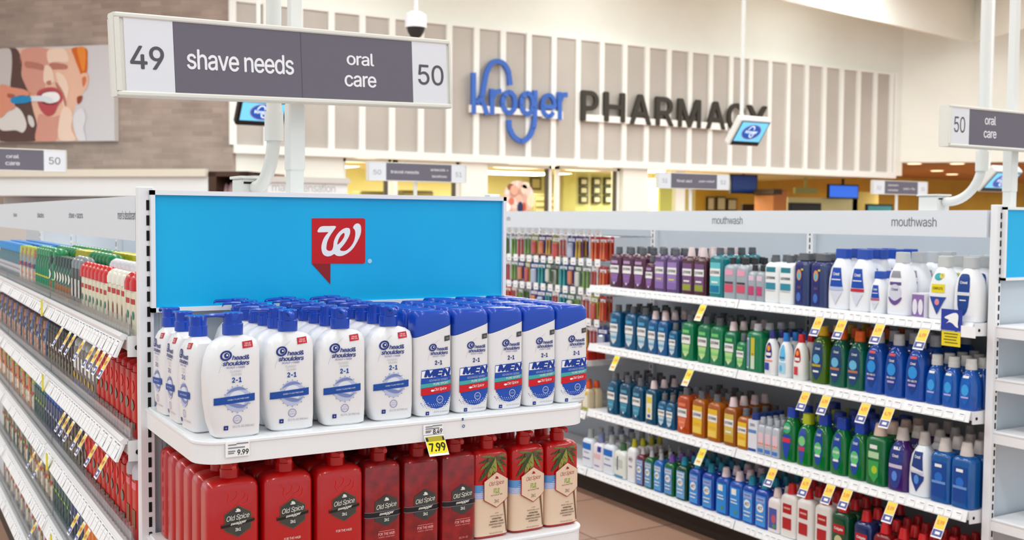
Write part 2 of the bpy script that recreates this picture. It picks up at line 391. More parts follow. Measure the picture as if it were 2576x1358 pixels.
# toothbrushing picture
pt = brick_thing('wall_picture', 'large print of a laughing redhead brushing teeth on the brick wall', 'picture')
pc = [onbrick(u, v, .1) for u, v in ((-22, 123), (286, 120), (286, 354), (-20, 354))]
px0, px1, pz0, pz1 = pc[0][0], pc[1][0], pc[2][1], pc[0][1]
b = B(); b.box((px0, -.1, pz0), (px1, -.005, pz1), mat('print_edge', (214, 208, 204), .6)); b.build('board', pt)
d = D(lambda x, z, e: (x, -.1-e, z), .3, .002)
def C(n, c): return mat('print_'+n, c, .6)
d.rect(px0, px1, pz0, pz1, C('bg', (214, 211, 214)), 1)
def bp(pts, mt, layer, sm=4):
    P = [onbrick(a/2.716, c/2.716, .1) for a, c in pts]
    P = [(min(max(x, px0), px1), min(max(z, pz0), pz1)) for x, z in (smooth2(P, sm) if sm else P)]
    d.poly(P, mt, layer)
skin = C('skin', (236, 190, 164)); skl = C('skin_light', (244, 214, 194)); skd = C('skin_rose', (218, 156, 138)); skdd = C('skin_deep', (188, 122, 106))
bp([(490, 334), (540, 400), (575, 480), (600, 500), (610, 540), (590, 600), (556, 660), (520, 720), (500, 800), (505, 880), (560, 955), (400, 962), (130, 962), (90, 800), (70, 640), (70, 420), (120, 340), (300, 328), (480, 330)], skin, 2)
bp([(0, 330), (110, 330), (150, 420), (150, 520), (200, 640), (230, 760), (255, 860), (240, 965), (0, 965)], C('shade_hair', (96, 68, 62)), 3)
bp([(0, 335), (70, 335), (85, 420), (75, 560), (60, 700), (0, 720)], C('bg_left', (204, 196, 194)), 4)
bp([(495, 330), (590, 330), (600, 400), (596, 490), (562, 520), (540, 470), (510, 390)], C('hair_red', (214, 104, 30)), 4)
bp([(530, 330), (585, 330), (588, 430), (572, 490), (548, 420)], C('hair_orange', (236, 140, 52)), 5)
bp([(555, 512), (595, 500), (608, 530), (600, 590), (575, 625), (555, 600)], skin, 6); bp([(565, 535), (590, 525), (592, 560), (572, 595)], C('ear_in', (214, 120, 78)), 7)
bp([(150, 345), (330, 335), (330, 440), (300, 520), (310, 600), (260, 640), (200, 640), (155, 520)], skd, 3)
bp([(180, 420), (290, 440), (300, 480), (240, 470), (180, 460)], skdd, 4); bp([(345, 430), (450, 440), (460, 470), (400, 475), (350, 470)], skdd, 4)
bp([(330, 345), (440, 335), (470, 420), (380, 420), (335, 430)], skl, 4)
bp([(310, 450), (350, 460), (372, 520), (370, 560), (330, 575), (300, 550)], skl, 5); bp([(320, 560), (350, 550), (352, 575), (330, 580)], skdd, 6)
bp([(385, 500), (440, 520), (470, 590), (465, 660), (440, 740), (420, 640)], skl, 4)
bp([(385, 560), (430, 620), (455, 690), (450, 730), (425, 660), (390, 600)], skdd, 5)
bp([(255, 640), (300, 605), (370, 598), (420, 630), (430, 680), (400, 720), (370, 780), (320, 790), (270, 730)], C('lips', (190, 78, 84)), 6)
bp([(275, 650), (330, 622), (395, 632), (412, 670), (385, 710), (320, 715), (280, 690)], C('mouth', (120, 50, 52)), 7)
bp([(290, 650), (330, 630), (390, 632), (414, 662), (404, 690), (372, 702), (340, 706), (300, 690)], C('teeth', (248, 247, 246)), 8)
bp([(205, 662), (300, 655), (360, 672), (360, 700), (290, 694), (210, 690)], C('brush_neck', (226, 232, 238)), 9)
bp([(85, 668), (160, 655), (215, 664), (216, 692), (170, 706), (90, 706)], C('brush_blue', (38, 140, 196)), 10)
bp([(0, 590), (90, 598), (170, 612), (205, 634), (200, 655), (150, 652), (90, 672), (110, 720), (100, 745), (60, 760), (0, 800)], C('hand', (226, 150, 122)), 9)
bp([(60, 640), (110, 650), (90, 670), (60, 665)], C('hand_deep', (178, 96, 76)), 10)
bp([(0, 720), (90, 720), (150, 760), (185, 850), (160, 905), (110, 890), (0, 880)], C('cloth', (228, 222, 218)), 5); bp([(195, 790), (225, 800), (240, 850), (225, 870), (200, 840)], C('cloth2', (220, 214, 212)), 6)
bp([(270, 780), (350, 800), (420, 790), (395, 870), (380, 965), (250, 965), (255, 860)], skd, 4)
bp([(430, 740), (480, 740), (500, 800), (490, 880), (520, 955), (420, 960), (400, 880)], skl, 5)
bp([(530, 665), (565, 655), (560, 690), (535, 712)], C('earlobe', (150, 70, 44)), 5)
bp([(505, 790), (560, 740), (590, 800), (575, 880), (590, 960), (540, 960), (510, 880)], C('towel', (226, 224, 228)), 6)
d.build('print', pt)
# header board in front of the pharmacy wall: "make sensation"
ms = thing('cosmetics_header', (0, 0, 0), 0, 'white cosmetics header board with faint grey lettering behind the sign poles', 'sign')
p0 = PY(640, 447, 11.2); p1 = PY(874, 464, 11.2); zt = p0.z
b = B(); b.box((p0.x, 11.2, zt-.5), (p1.x, 11.6, zt), mat('fixture_header', (234, 237, 238), .5)); b.build('board', ms)
b = B(); b.box((p0.x-.02, 11.17, zt-.04), (p1.x+.02, 11.63, zt+.02), mat('header_cap', (206, 203, 198), .5)); b.build('cap_rail', ms)
b = B(); b.box((p0.x, 11.25, 0), (p1.x, 11.6, zt-.5), mat('fixture_base', (205, 200, 196), .6)); b.build('cabinet', ms)
d = D(lambda x, z, e: (x, 11.199-e, z), .2); zc = PY(780, 468, 11.2).z
d.text('make', PY(714, 467, 11.2).x, zc-.02, .085, mat('faint_text', (178, 178, 182), .6), 1); d.text('sensation', PY(798, 468, 11.2).x, zc-.02, .085, mat('faint_text', (0, 0, 0)), 1, w=.42); d.build('lettering', ms)
# ---- letters on the panels
def ribbon(b, path, w, mt, y0, y1, wl=None):
    n = len(path); Y0 = y0
    for i in range(n-1):
        b.rc = getattr(b, 'rc', 0)+1; y0 = Y0-(b.rc % 11)*.0015
        a, c = path[i], path[i+1]; dx, dz_ = c[0]-a[0], c[1]-a[1]; l = math.hypot(dx, dz_) or 1; nx, nz = -dz_/l*w/2, dx/l*w/2
        ex, ez = dx/l*w*.12, dz_/l*w*.12
        P = [(a[0]-ex+nx, a[1]-ez+nz), (a[0]-ex-nx, a[1]-ez-nz), (c[0]+ex-nx, c[1]+ez-nz), (c[0]+ex+nx, c[1]+ez+nz)]
        b.add([(x, y0, z) for x, z in P]+[(x, y1, z) for x, z in P], [(0, 1, 2, 3), (7, 6, 5, 4), (0, 4, 5, 1), (1, 5, 6, 2), (2, 6, 7, 3), (3, 7, 4, 0)], mt)
YL = DW-.11
def L3(x, y): p = PY(1150+x/2.9525, 100+y/2.9525, YL); return (p.x, p.z)
blue = mat('letter_blue', (62, 108, 196), .45); dkl = mat('letter_charcoal', (58, 54, 46), .5); race = mat('raceway_white', (252, 250, 244), .6)
fw_ = lambda px: px/2.9525/2695*15.2
lg = thing('wall_lettering', (0, 0, 0), 0, 'blue script store name with looping swashes on the taupe panels', 'sign')
def stroke_obj(name, strokes, w=38, closed=False, parent=lg):
    b = B()
    for k, s_ in enumerate(strokes):
        P = smooth2([L3(*p) for p in s_], 6, False) if len(s_) > 2 else [L3(*p) for p in s_]
        ribbon(b, P, fw_(w), blue, YL, YL+.045)
    b.build(name, parent)
def oval(cx, cz, rx, rz, a0=0, a1=360, n=14): return [(cx+rx*math.cos(math.radians(a0+(a1-a0)*i/n)), cz-rz*math.sin(math.radians(a0+(a1-a0)*i/n))) for i in range(n+1)]
stroke_obj('letter', [[(125, 248), (125, 545)], [(150, 470), (185, 420), (205, 330), (222, 240), (262, 172), (305, 160), (352, 182), (385, 245), (396, 332)], [(165, 430), (195, 470), (222, 552)]])
stroke_obj('letter', [[(262, 368), (262, 552)], [(268, 430), (285, 392), (326, 380)]])
stroke_obj('letter', [oval(386, 466, 46, 76)])
stroke_obj('letter', [oval(522, 474, 44, 76), [(580, 380), (580, 500), (574, 620), (548, 705), (488, 752), (428, 722), (396, 668), (387, 598)]])
stroke_obj('letter', [oval(680, 490, 46, 78, -40, -365), [(646, 496), (724, 500)]], 34)
stroke_obj('letter', [[(764, 392), (764, 590)], [(768, 450), (785, 412), (818, 408)]])
b = B()
for (a, c, e) in ((100, 290, 548), (290, 640, 566), (640, 790, 588)):
    p, r_ = L3(a, e-66), L3(c, e+2); b.box((p[0], YL+.012, p[1]), (r_[0], DW-.045, r_[1]), race)
b.build('raceway', lg)
ph = thing('wall_lettering', (0, 0, 0), 0, 'dark charcoal capital letters spelling PHARMACY on the taupe panels', 'sign')
base = [(940, 605), (1170, 612), (1365, 630), (1535, 640), (1728, 652), (1920, 665), (2062, 676), (2240, 694)]
tops = [(0, 378), (0, 390), (0, 405), (0, 425), (0, 440), (0, 458), (0, 470), (0, 488)]
xs = [(925, 1055), (1092, 1252), (1283, 1445), (1475, 1612), (1640, 1815), (1850, 1998), (2010, 2140), (2155, 2308)]
for ch, (_, bz), (_, tz), (xa, xb) in zip('PHARMACY', base, tops, xs):
    v, f, asp = font2d(ch, .016); a = L3(xa, bz); c = L3(xb, tz); a2 = L3((xa+xb)/2, bz)[1]; c2 = L3((xa+xb)/2, tz)[1]
    b = B(); P = [((a[0]+c[0])/2+x*(c[0]-a[0]), (a2+c2)/2+z*(c2-a2)) for x, z, _ in v]; n = len(P); dI = [i*.001 for _, _, i in v]
    b.add([(x, YL-e_, z) for (x, z), e_ in zip(P, dI)]+[(x, YL+.045, z) for x, z in P], list(f)+[tuple(n+i for i in reversed(q_)) for q_ in f], dkl)
    ed = {}
    for q_ in f:
        for i in range(len(q_)):
            e = (q_[i], q_[(i+1) % len(q_)]); ed[e] = 1
    b.add([(x, YL-e_, z) for (x, z), e_ in zip(P, dI)]+[(x, YL+.045, z) for x, z in P], [(e[1], e[0], e[0]+n, e[1]+n) for e in ed if (e[1], e[0]) not in ed], dkl)
    b.build('letter', ph)
b = B()
for (xa, xb, e) in ((950, 1110, 610), (1110, 1300, 622), (1300, 1500, 634), (1500, 1680, 646), (1680, 1870, 658), (1870, 2010, 670)):
    p, r_ = L3(xa, e-58), L3(xb, e+2); b.box((p[0], YL+.012, p[1]), (r_[0], DW-.045, r_[1]), race)
b.build('raceway', ph)
# ---- upper right dropped soffit, part of the store ceiling
c0 = PZ(2450, 108, 4.9); c1 = PZ(2040, 18, 4.9); c2 = PZ(2590, 68, 4.9)
for nm_, far in (('ceiling_bulkhead', (c1.x-(c0.x-c1.x)*2.2, c1.y-(c0.y-c1.y)*2.2)), ('ceiling_bulkhead', (c2.x+(c2.x-c0.x)*2.5, c2.y+(c2.y-c0.y)*2.5))):
    b = B(); dx_, dy_ = far[0]-c0.x, far[1]-c0.y; l_ = math.hypot(dx_, dy_); ox, oy = -dy_/l_*.03, dx_/l_*.03
    b.prism([(c0.x+ox, c0.y+oy), (far[0]+ox, far[1]+oy), (far[0]-ox, far[1]-oy), (c0.x-ox, c0.y-oy)], 4.9, CEIL, cream)
    struct(nm_, b)
# ---- things inside the pharmacy
def frame_box(name, u0, v0, u1, v1, y, lb, cat, fm, im, bw_=.04, dp=.05):
    a = PY(u0, v1, y); c = PY(u1, v0, y); t_ = thing(name, (0, 0, 0), 0, lb, cat)
    b = B(); b.box((a.x, y, a.z), (c.x, y+dp, c.z), fm); b.build('frame', t_)
    b = B(); b.box((a.x+bw_, y-.006, a.z+bw_), (c.x-bw_, y, c.z-bw_), im); b.build('screen' if 'tele' in name or 'monitor' in name else 'sheet', t_)
    if name in ('television', 'counter_sign'):
        b = B(); xm = (a.x+c.x)/2; b.box((xm-.02, y+.005, c.z), (xm+.02, y+.045, SOF), black if name == 'television' else fm); b.build('ceiling_mount', t_)
    if name == 'monitor':
        b = B(); xm = (a.x+c.x)/2; b.box((xm-.1, y-.05, CTZ), (xm+.1, y+.1, CTZ+.02), fm); b.box((xm-.02, y+.01, CTZ), (xm+.02, y+.04, a.z+.02), fm); b.build('stand', t_)
    return t_
CTZ = 1.38
ct = thing('service_counter', (0, 0, 0), 0, 'pale pharmacy service counter carrying the computer monitors', 'counter')
b = B(); xa, xb = PY(1850, 530, 15.5).x, PY(2260, 530, 15.5).x; b.box((xa, 15.42, 0), (xb, 15.85, CTZ-.04), mat('counter_front', (214, 190, 120), .6)); b.build('body', ct)
b = B(); b.box((xa-.02, 15.40, CTZ-.04), (xb+.02, 15.87, CTZ), mat('counter_top', (120, 96, 60), .4)); b.build('worktop', ct)
paper = mat('paper_sheet', (206, 202, 176), .7); frd = mat('frame_dark', (60, 54, 36), .5)
cbx0 = PY(1450, 440, 17.0)
frame_box('picture_frame', 1335, 446, 1362, 477, 18.55, 'thin dark framed certificate beside the round group portrait', 'picture', mat('frame_olive', (120, 112, 78), .5), mat('cert', (214, 206, 162), .7), .04)
cab = thing('cabinet', (0, 0, 0), 0, 'pale green double door cabinet carrying nine framed certificates', 'cabinet')
a = PY(1446, 520, 17.2); c = PY(1556, 436, 17.2); b = B(); b.box((a.x, 17.2, 0), (c.x, 17.6, c.z), mat('cab_green', (206, 204, 142), .6)); b.build('body', cab)
b = B(); mx_ = PY(1483, 480, 17.19).x; b.box((mx_-.02, 17.192, 1.0), (mx_+.02, 17.2, c.z), mat('cab_line', (226, 222, 190), .6)); b.build('door_gap', cab)
nth = {0: 'top', 1: 'middle', 2: 'bottom'}
for i, u in enumerate((1469, 1502, 1531)):
    for j, v in enumerate((457, 479, 502)):
        frame_box('picture_frame', u-10, v-10, u+10, v+10, 17.138, 'small dark framed certificate on the cabinet, %s row, %s column' % (nth[j], ORD[i+1]), 'picture', frd, paper, .035)
frame_box('picture_frame', 1779, 495, 1798, 530, 18.55, 'black framed notice, nearest the wall edge of three', 'picture', frd, paper, .03)
frame_box('picture_frame', 1803, 495, 1826, 530, 18.55, 'black framed notice in the middle of three', 'picture', frd, paper, .03)
frame_box('picture_frame', 1830, 500, 1854, 530, 18.55, 'lower black framed notice beside two taller ones', 'picture', frd, paper, .03)
scrb = mat('screen_deep_blue', (22, 42, 96), .2, emis=.6)
frame_box('television', 1838, 440, 1906, 486, 15.4, 'dark blue wall television above the framed notices', 'television', black, scrb, .03)
frame_box('television', 2084, 465, 2160, 499, 15.8, 'bright blue television hanging over the pharmacy counter', 'television', black, mat('screen_blue', (44, 96, 204), .2, emis=.9), .03)
frame_box('monitor', 2180, 514, 2246, 540, 15.5, 'teal computer monitor behind the pharmacy counter', 'monitor', black, mat('screen_teal', (60, 128, 130), .2, emis=.5), .04)
frame_box('monitor', 1986, 511, 2066, 540, 15.5, 'black computer monitor under the green counter sign', 'monitor', black, mat('screen_off', (44, 36, 30), .3), .04)
frame_box('monitor', 1868, 514, 1910, 540, 15.5, 'small black monitor right of the framed notices', 'monitor', black, mat('screen_off', (44, 36, 30), .3), .03)
frame_box('counter_sign', 2000, 473, 2056, 486, 15.9, 'small pale green plate hanging over the counter', 'sign', mat('plate_green', (170, 176, 116), .6), mat('plate_green2', (164, 172, 110), .6), .01)
a = PY(1945, 530, 14.8); c = PY(1980, 476, 14.8)
wp = thing('wooden_partition', (0, 0, 0), 0, 'brown slanted wooden privacy partition at the pharmacy counter', 'partition')
b = B(); b.add([(a.x, 14.8, 0), (c.x, 14.8, 0), (c.x, 14.8, c.z), (a.x, 14.8, c.z-.12), (a.x, 15.3, 0), (c.x, 15.3, 0), (c.x, 15.3, c.z), (a.x, 15.3, c.z-.12)], [(0, 1, 2, 3), (7, 6, 5, 4), (0, 4, 5, 1), (1, 5, 6, 2), (2, 6, 7, 3), (3, 7, 4, 0)], mat('wood_brown', (164, 100, 46), .5)); b.build('panel', wp)
b = B(); b.box((a.x-.02, 14.78, c.z-.1), (a.x+.2, 15.32, c.z), mat('wood_dark', (60, 44, 28), .5)); b.build('cap', wp)
nb = B(); p = PY(1982, 480, 16.0); r_ = PY(2158, 480, 16.0); nb.box((p.x, 16.0, 0), (r_.x, 16.15, 2.05), yel); struct('wall_niche', nb)
nb = B(); p = PY(2150, 480, 15.95); r_ = PY(2215, 480, 15.95); nb.box((p.x, 16.0, 0), (r_.x, 16.15, 2.2), mat('wall_gold', (232, 206, 110), .7)); struct('wall_pillar', nb)
# shelves of dark files in the windows
drk = mat('file_dark', (110, 98, 60), .7)
for u0, u1, v, y, lb in ((1345, 1396, 487, 16.5, 'dark olive file drawers stacked behind the portrait disc'), (905, 985, 480, 16.0, 'low dark olive counter clutter behind first window'), (1012, 1092, 478, 16.0, 'dark office equipment behind the travel needs sign')):
    a = PY(u0, v, y); c = PY(u1, v, y); t_ = thing('file_cabinet', (0, 0, 0), 0, lb, 'cabinet')
    b = B(); b.box((a.x, y, 0), (c.x, y+.4, a.z), drk, .02); b.build('body', t_)
    for j in range(5):
        b = B(); b.box((a.x+.03, y-.012, a.z-.05-j*.11-.07), (c.x-.03, y, a.z-.05-j*.11), mat('file_light', (148, 136, 92), .6)); b.build('drawer', t_)
# green door leaf
a = PY(1660, 520, 14.5); c = PY(1692, 445, 14.5)
dr = B(); dr.box((a.x, 14.5, 0), (c.x, 14.56, 2.3), mat('door_green', (190, 190, 96), .5)); struct('door_1', dr)
dr = B(); a = PY(1700, 520, 14.45); c = PY(1724, 445, 14.45); dr.box((a.x, 14.45, 0), (c.x, 14.6, 2.42), creamtrim); struct('door_frame', dr)
# round group portrait
rp = thing('round_portrait_sign', (0, 0, 0), 0, 'round printed sign of a smiling family standing in front of the pharmacy window', 'sign')
cc = PY(1307, 498, 12.8); R_ = 45/2695*13.7/.95
pm = mat('portrait_mottle', (240, 220, 206), .6); N, Lk, bb = nodes(pm)
tc = N.new('ShaderNodeTexCoord'); vo = N.new('ShaderNodeTexVoronoi'); vo.inputs['Scale'].default_value = 9; vo.feature = 'SMOOTH_F1'; cr = N.new('ShaderNodeValToRGB')
sp = N.new('ShaderNodeSeparateColor'); Lk.new(tc.outputs['Object'], vo.inputs['Vector']); Lk.new(vo.outputs['Color'], sp.inputs[0]); Lk.new(sp.outputs[0], cr.inputs[0])
e = cr.color_ramp.elements; e[0].position = 0; e[0].color = (*lin((206, 150, 128)), 1); e[1].position = 1; e[1].color = (*lin((244, 238, 238)), 1)
for p_, c_ in ((.35, (238, 206, 190)), (.55, (240, 232, 226)), (.75, (232, 196, 180))): x = e.new(p_); x.color = (*lin(c_), 1)
Lk.new(cr.outputs[0], bb.inputs['Base Color'])
b = B(); b.loft([(12.8, cc.x-R_, cc.x+R_, R_, 2, 0, 0), (12.84, cc.x-R_, cc.x+R_, R_, 2, 0, 0)], pm, 48)
b.v = [(x, z, cc.z+y) for x, y, z in b.v]; b.build('disc', rp)
d = D(lambda x, z, e_: (x, 12.799-e_, z), .2, .003); pe = lambda u, v, ru, rv, m_, l_: d.ell(PY(u, v, 12.8).x, PY(u, v, 12.8).z, ru*.0056, rv*.0052, m_, l_)
for u, v, ru, rv, c_ in ((1292, 478, 11, 14, (232, 176, 150)), (1285, 470, 11, 9, (150, 96, 66)), (1318, 476, 10, 13, (246, 214, 196)), (1322, 466, 12, 9, (240, 224, 200)), (1286, 506, 8, 10, (214, 120, 96)), (1305, 500, 9, 11, (240, 190, 168)), (1308, 522, 8, 16, (44, 50, 92)), (1318, 520, 6, 12, (206, 90, 60)), (1335, 505, 12, 18, (238, 226, 190)), (1276, 520, 10, 12, (246, 240, 238))):
    pe(u, v, ru, rv, mat('portrait_%d_%d' % (u, v), c_, .7), 1+(v % 5))
d.build('print', rp)
b = B(); b.tube([(cc.x, 12.83, 0), (cc.x, 12.83, cc.z-R_+.02)], .03, white); b.build('post', rp)
# ceiling light fixtures
hs = mat('fixture_housing', (225, 225, 225), .5)
prot = None
for i, (x, y) in enumerate(FIX):
    o = thing('ceiling_light_fixture', (x, y, CEIL), 0, 'long white linear light fixture under the store ceiling', 'ceiling light', 'linear fixtures under the store ceiling') if i == 0 else copy_tree(prot)
    if i == 0:
        prot = o; b = B(); b.box((-.3, -1.35, -.1), (.3, 1.35, 0), hs); b.build('housing', o)
    o.location = (x, y, CEIL)
# ================================================================== FIXTURES
def prism_y(b, prof, y0, y1, mt):
    """profile of (x, z) pulled along Y"""
    n = len(prof); return b.add([(x, y0, z) for x, z in prof]+[(x, y1, z) for x, z in prof], [tuple(range(n)), tuple(range(2*n-1, n-1, -1))]+[(i, n+i, n+(i+1) % n, (i+1) % n) for i in range(n)], mt)
shelfw = mat('shelf_white', (238, 239, 241), .35); railw = mat('price_rail', (240, 241, 243), .3)
kick = mat('kick_plate_brown', (52, 40, 32), .5); backp = mat('back_panel_white', (196, 204, 212), .45)
inkm = mat('label_ink', (132, 134, 142), .7); papw = mat('label_paper', (247, 247, 247), .6)
YE = 2.437
def slots(b, x, y, z0, z1, w=.006, h=.022, pitch=.0335, face='y'):
    z = z0
    while z < z1-h:
        if face == 'y': b.box((x-w/2, y-.0012, z), (x+w/2, y+.001, z+h), dark)
        else: b.box((x-.0012, y-w/2, z), (x+.001, y+w/2, z+h), dark)
        z += pitch
def gondola(xc, face, y1, label, zt=CZ+.05):
    t = thing('gondola_shelving', (0, 0, 0), 0, label, 'shelving')
    b = B(); b.box((xc-.02, YE+.06, .1), (xc+.02, y1, zt-.02), backp); b.build('back_panel', t)
    b = B(); b.box((xc-.42, YE+.07, 0), (xc+.42, y1, .13), kick); b.build('kick_plate', t)
    for s_ in (-1, 1):
        b = B(); xx = xc+s_*.46; b.box((xx-.012, YE+.03, CZ-.058), (xx+.012, y1, CZ+.042), mat('header_white', (220, 226, 232), .4)); b.build('header', t)
    b = B(); b.box((xc-.07, YE+.07, zt-.02), (xc+.07, y1, zt-.012), shelfw)
    yy = YE+.08
    while yy < y1:
        b.box((xc-.45, yy-.008, zt-.03), (xc+.45, yy+.008, zt-.02), shelfw); yy += 1.21
    b.build('top_rail', t)
    y = YE+.075
    while y < y1:
        for s_ in (-1, 1):
            xx = xc+s_*.03
            b = B(); b.box((xx-.012, y-.02, .1), (xx+.012, y+.02, zt-.02), shelfw); slots(b, xx+s_*.0125, y, .3, zt-.06, face='x'); b.build('upright', t)
        y += 1.22
    return t
def side_shelf(t, xf, xb, y0, y1, z, thick=.03, lip=.037, tilt=.012, comb=False):
    b = B(); b.box((xf, y0, z-thick), (xb, y1, z), shelfw)
    s_ = b.build('shelf', t)
    r_ = B(); prism_y(r_, [(xf, z+.004), (xf-.004, z+.004), (xf-.006-tilt, z-lip), (xf-tilt, z-lip)], y0+.002, y1-.002, railw)
    # printed price labels on the rail
    y = y0+.02
    while y < y1-.08:
        w = random.choice((.03, .036, .042)); 
        P = [(xf-.0062, y, z-.002), (xf-.0062, y+w, z-.002), (xf-.0085-tilt*.9, y+w, z-lip+.004), (xf-.0085-tilt*.9, y, z-lip+.004)]
        r_.add(P, [(0, 1, 2, 3)], papw)
        for q_ in range(3):
            k = .25+q_*.25; zz = z-.002-(lip-.006)*k; xx = xf-.0075-tilt*.9*k; ww = w*random.uniform(.4, .85)
            r_.add([(xx, y+.004, zz), (xx, y+.004+ww, zz), (xx-.0006, y+.004+ww, zz-.0028), (xx-.0006, y+.004, zz-.0028)], [(0, 1, 2, 3)], inkm)
        y += w+random.choice((.002, .003, .012))
    r_.build('price_rail', s_)
    return s_
def bracket(t, x0, x1, y, z):
    b = B(); P = [(x0, z+.002), (x1, z+.002), (x1, z-.075), (x0+(x1-x0)*.5, z-.055), (x0, z-.044)]
    prism_y(b, P, y-.002, y+.002, shelfw); o = b.build('bracket', t)
    b = B(); xm = x0+.021; b.tube([(xm, y-.0035, z-.024), (xm, y-.0022, z-.024)], .006, dark, 14); b.build('bracket_hole', o)
# ---- gondola B: mouthwash
B1 = 8.3
gB = gondola(3.98, -1, B1, 'long white shelving run filled with mouthwash, between the two end caps')
XF = 3.46; XBK = 3.94
SB = [CZ-.374, CZ-.70, CZ-1.07, CZ-1.41]
for z in SB:
    for y0, y1 in ((YE+.035, 3.70), (3.702, 4.90)):
        side_shelf(gB, XF, XBK, y0, y1, z, lip=.036)
    if z > .2: bracket(gB, XF, XBK, YE+.032, z)
SP = [CZ-.80, CZ-1.09]
for z in SP: side_shelf(gB, XF-.01, XBK, 4.905, 6.12, z)
side_shelf(gB, XF, XBK, 4.905, 6.12, SB[3]); side_shelf(gB, XF, XBK, 6.125, B1, SB[3]); side_shelf(gB, XF, XBK, 6.125, B1, CZ-.72)
htx = mat('header_text', (112, 116, 126), .6)
def xmap(xp): return lambda a, z, e: (xp-e, -a, z)
d = D(xmap(3.98-.4725), .2)
for u, v, w_, s_ in ((2298, 558, .2105, 'mouthwash'), (1829, 554, .21, 'mouthwash'), (1272, 549, .12, 'needs')):
    p = PX(u, v, 3.507); d.text(s_, -p.y, p.z, .036 if s_ == 'mouthwash' else .026, htx, 1, w=w_)
lt = d.build('header_lettering', gB)
# ---- gondola A: deodorant on its left side
A1 = 8.3
gA = gondola(.98, -1, A1, 'long white shelving run of deodorant and body wash, behind the big end cap')
SA = [CZ-.272, CZ-.507, CZ-.742, CZ-.977, CZ-1.212]
AXF = .49
clr = mat('clear_plastic', (250, 251, 252), .08, trans=.9, spec=.5)
for z in SA:
    for i in range(4):
        y0 = YE+.042+i*1.22
        s_ = side_shelf(gA, AXF, .955, y0, min(y0+1.216, A1), z, lip=.045, tilt=.02)
        if i < 3:
            c_ = B(); prism_y(c_, [(AXF+.002, z+.004), (AXF-.008, z+.008), (AXF-.016, z+.002), (AXF-.012, z-.006), (AXF, z-.006)], y0, y0+1.21, shelfw); c_.build('rolled_lip', s_)
            c_ = B(); y = y0+.01
            while y < y0+1.2:
                c_.box((AXF+.004, y, z), (AXF+.012, y+.002, z+.04), clr); y += .034
            c_.box((AXF+.006, y0, z), (AXF+.008, y0+1.2, z+.028), clr); c_.build('clear_divider', s_)
    bracket(gA, AXF, .95, YE+.036, z)
d = D(xmap(.98-.4725), .2)
for u, v, w_, h_, s_ in ((318, 541, .20, .02, "men's deodorant"), (190, 541, .24, .017, 'shave + razors'), (102, 541, .16, .017, 'blades'), (38, 540, .12, .017, 'shave')):
    p = PX(u, v, .5075); d.text(s_, -p.y, p.z, h_, htx, 1, w=w_)
d.build('header_lettering', gA)
# ---- gondolas C and D farther right, seen only by their signs
for xc, lb in ((7.0, 'white shelving run hidden behind the mouthwash run'), (10.04, 'white shelving run farthest to the right of the store')):
    gondola(xc, -1, 8.3, lb, CZ+.0)
# ---- end caps
skyb = mottle('sky_blue_board', (0, 172, 228), (4, 179, 232), 3.0, .35, 0)
redw = mat('logo_red', (202, 10, 24), .4); redd = mat('logo_dark_red', (146, 22, 28), .4); logow = mat('logo_white', (240, 240, 242), .4)
def rounded(x0, x1, y0, y1, r, n=8):
    P = [(x1, y1), (x0, y1)]
    for cx, a0 in ((x0+r, 180), (x1-r, 270)):
        for i in range(n+1):
            a = math.radians(a0+90*i/n); P.append((cx+r*math.cos(a), y0+r+r*math.sin(a)))
    return P
def endcap(x0, label, levels, front=2.0, thick=.046):
    t = thing('end_cap_display', (x0, YE, 0), 0, label, 'shelving'); w = .914
    for k, xx in enumerate((.0, w-.03)):
        b = B(); b.box((xx-.002, -.008, 0), (xx+.03, .022, CZ+.062), white, .002); p = b.build('upright', t)
        b = B(); slots(b, xx+.018, -.0085, .15, CZ+.045, .0065); b.build('slot_strip', p)
    b = B(); b.box((.03, .012, .1), (w-.03, .03, CZ+.05), backp)
    for xx in (.045, .055, w-.055): b.box((xx, .009, .1), (xx+.003, .012, CZ+.03), backp)
    b.build('back_panel', t)
    b = B(); b.box((0, -.3, 0), (w, .06, .12), kick); b.build('kick_plate', t)
    # header board: white frame around a sky blue sheet
    fx0, fx1, fz0, fz1 = .021, .9225, CZ-.214, CZ+.054
    b = B(); y0, y1 = -.026, -.009
    b.box((fx0, y0, fz1-.010), (fx1, y1, fz1), white); b.box((fx0, y0, fz0), (fx1, y1, fz0+.010), white)
    b.box((fx0, y0, fz0), (fx0+.009, y1, fz1), white); b.box((fx1-.009, y0, fz0), (fx1, y1, fz1), white); f = b.build('header_frame', t)
    b = B(); b.box((fx0+.008, -.018, fz0+.009), (fx1-.008, -.010, fz1-.009), skyb); b.build('header_sheet', t)
    for i, z in enumerate(levels):
        P = rounded(.012, .905, front-YE, -.008, .055)
        b = B(); b.prism(P, z-thick, z-.003, shelfw); Q = rounded(.016, .901, front-YE+.004, -.008, .052); b.prism(Q, z-.003, z, shelfw)
        R0 = rounded(.0095, .9075, front-YE-.0025, -.008, .057); b.prism(R0, z-.0075, z-.0035, shelfw)
        s_ = b.build('shelf', t)
    return t
eA = endcap(.509, 'white end cap holding shampoo and body wash under a sky blue header', [CZ-.424, CZ-.708, CZ-1.02])
eB = endcap(3.518, 'empty white end cap closing the mouthwash run', [CZ-.377, CZ-.572, CZ-.767, CZ-1.09])
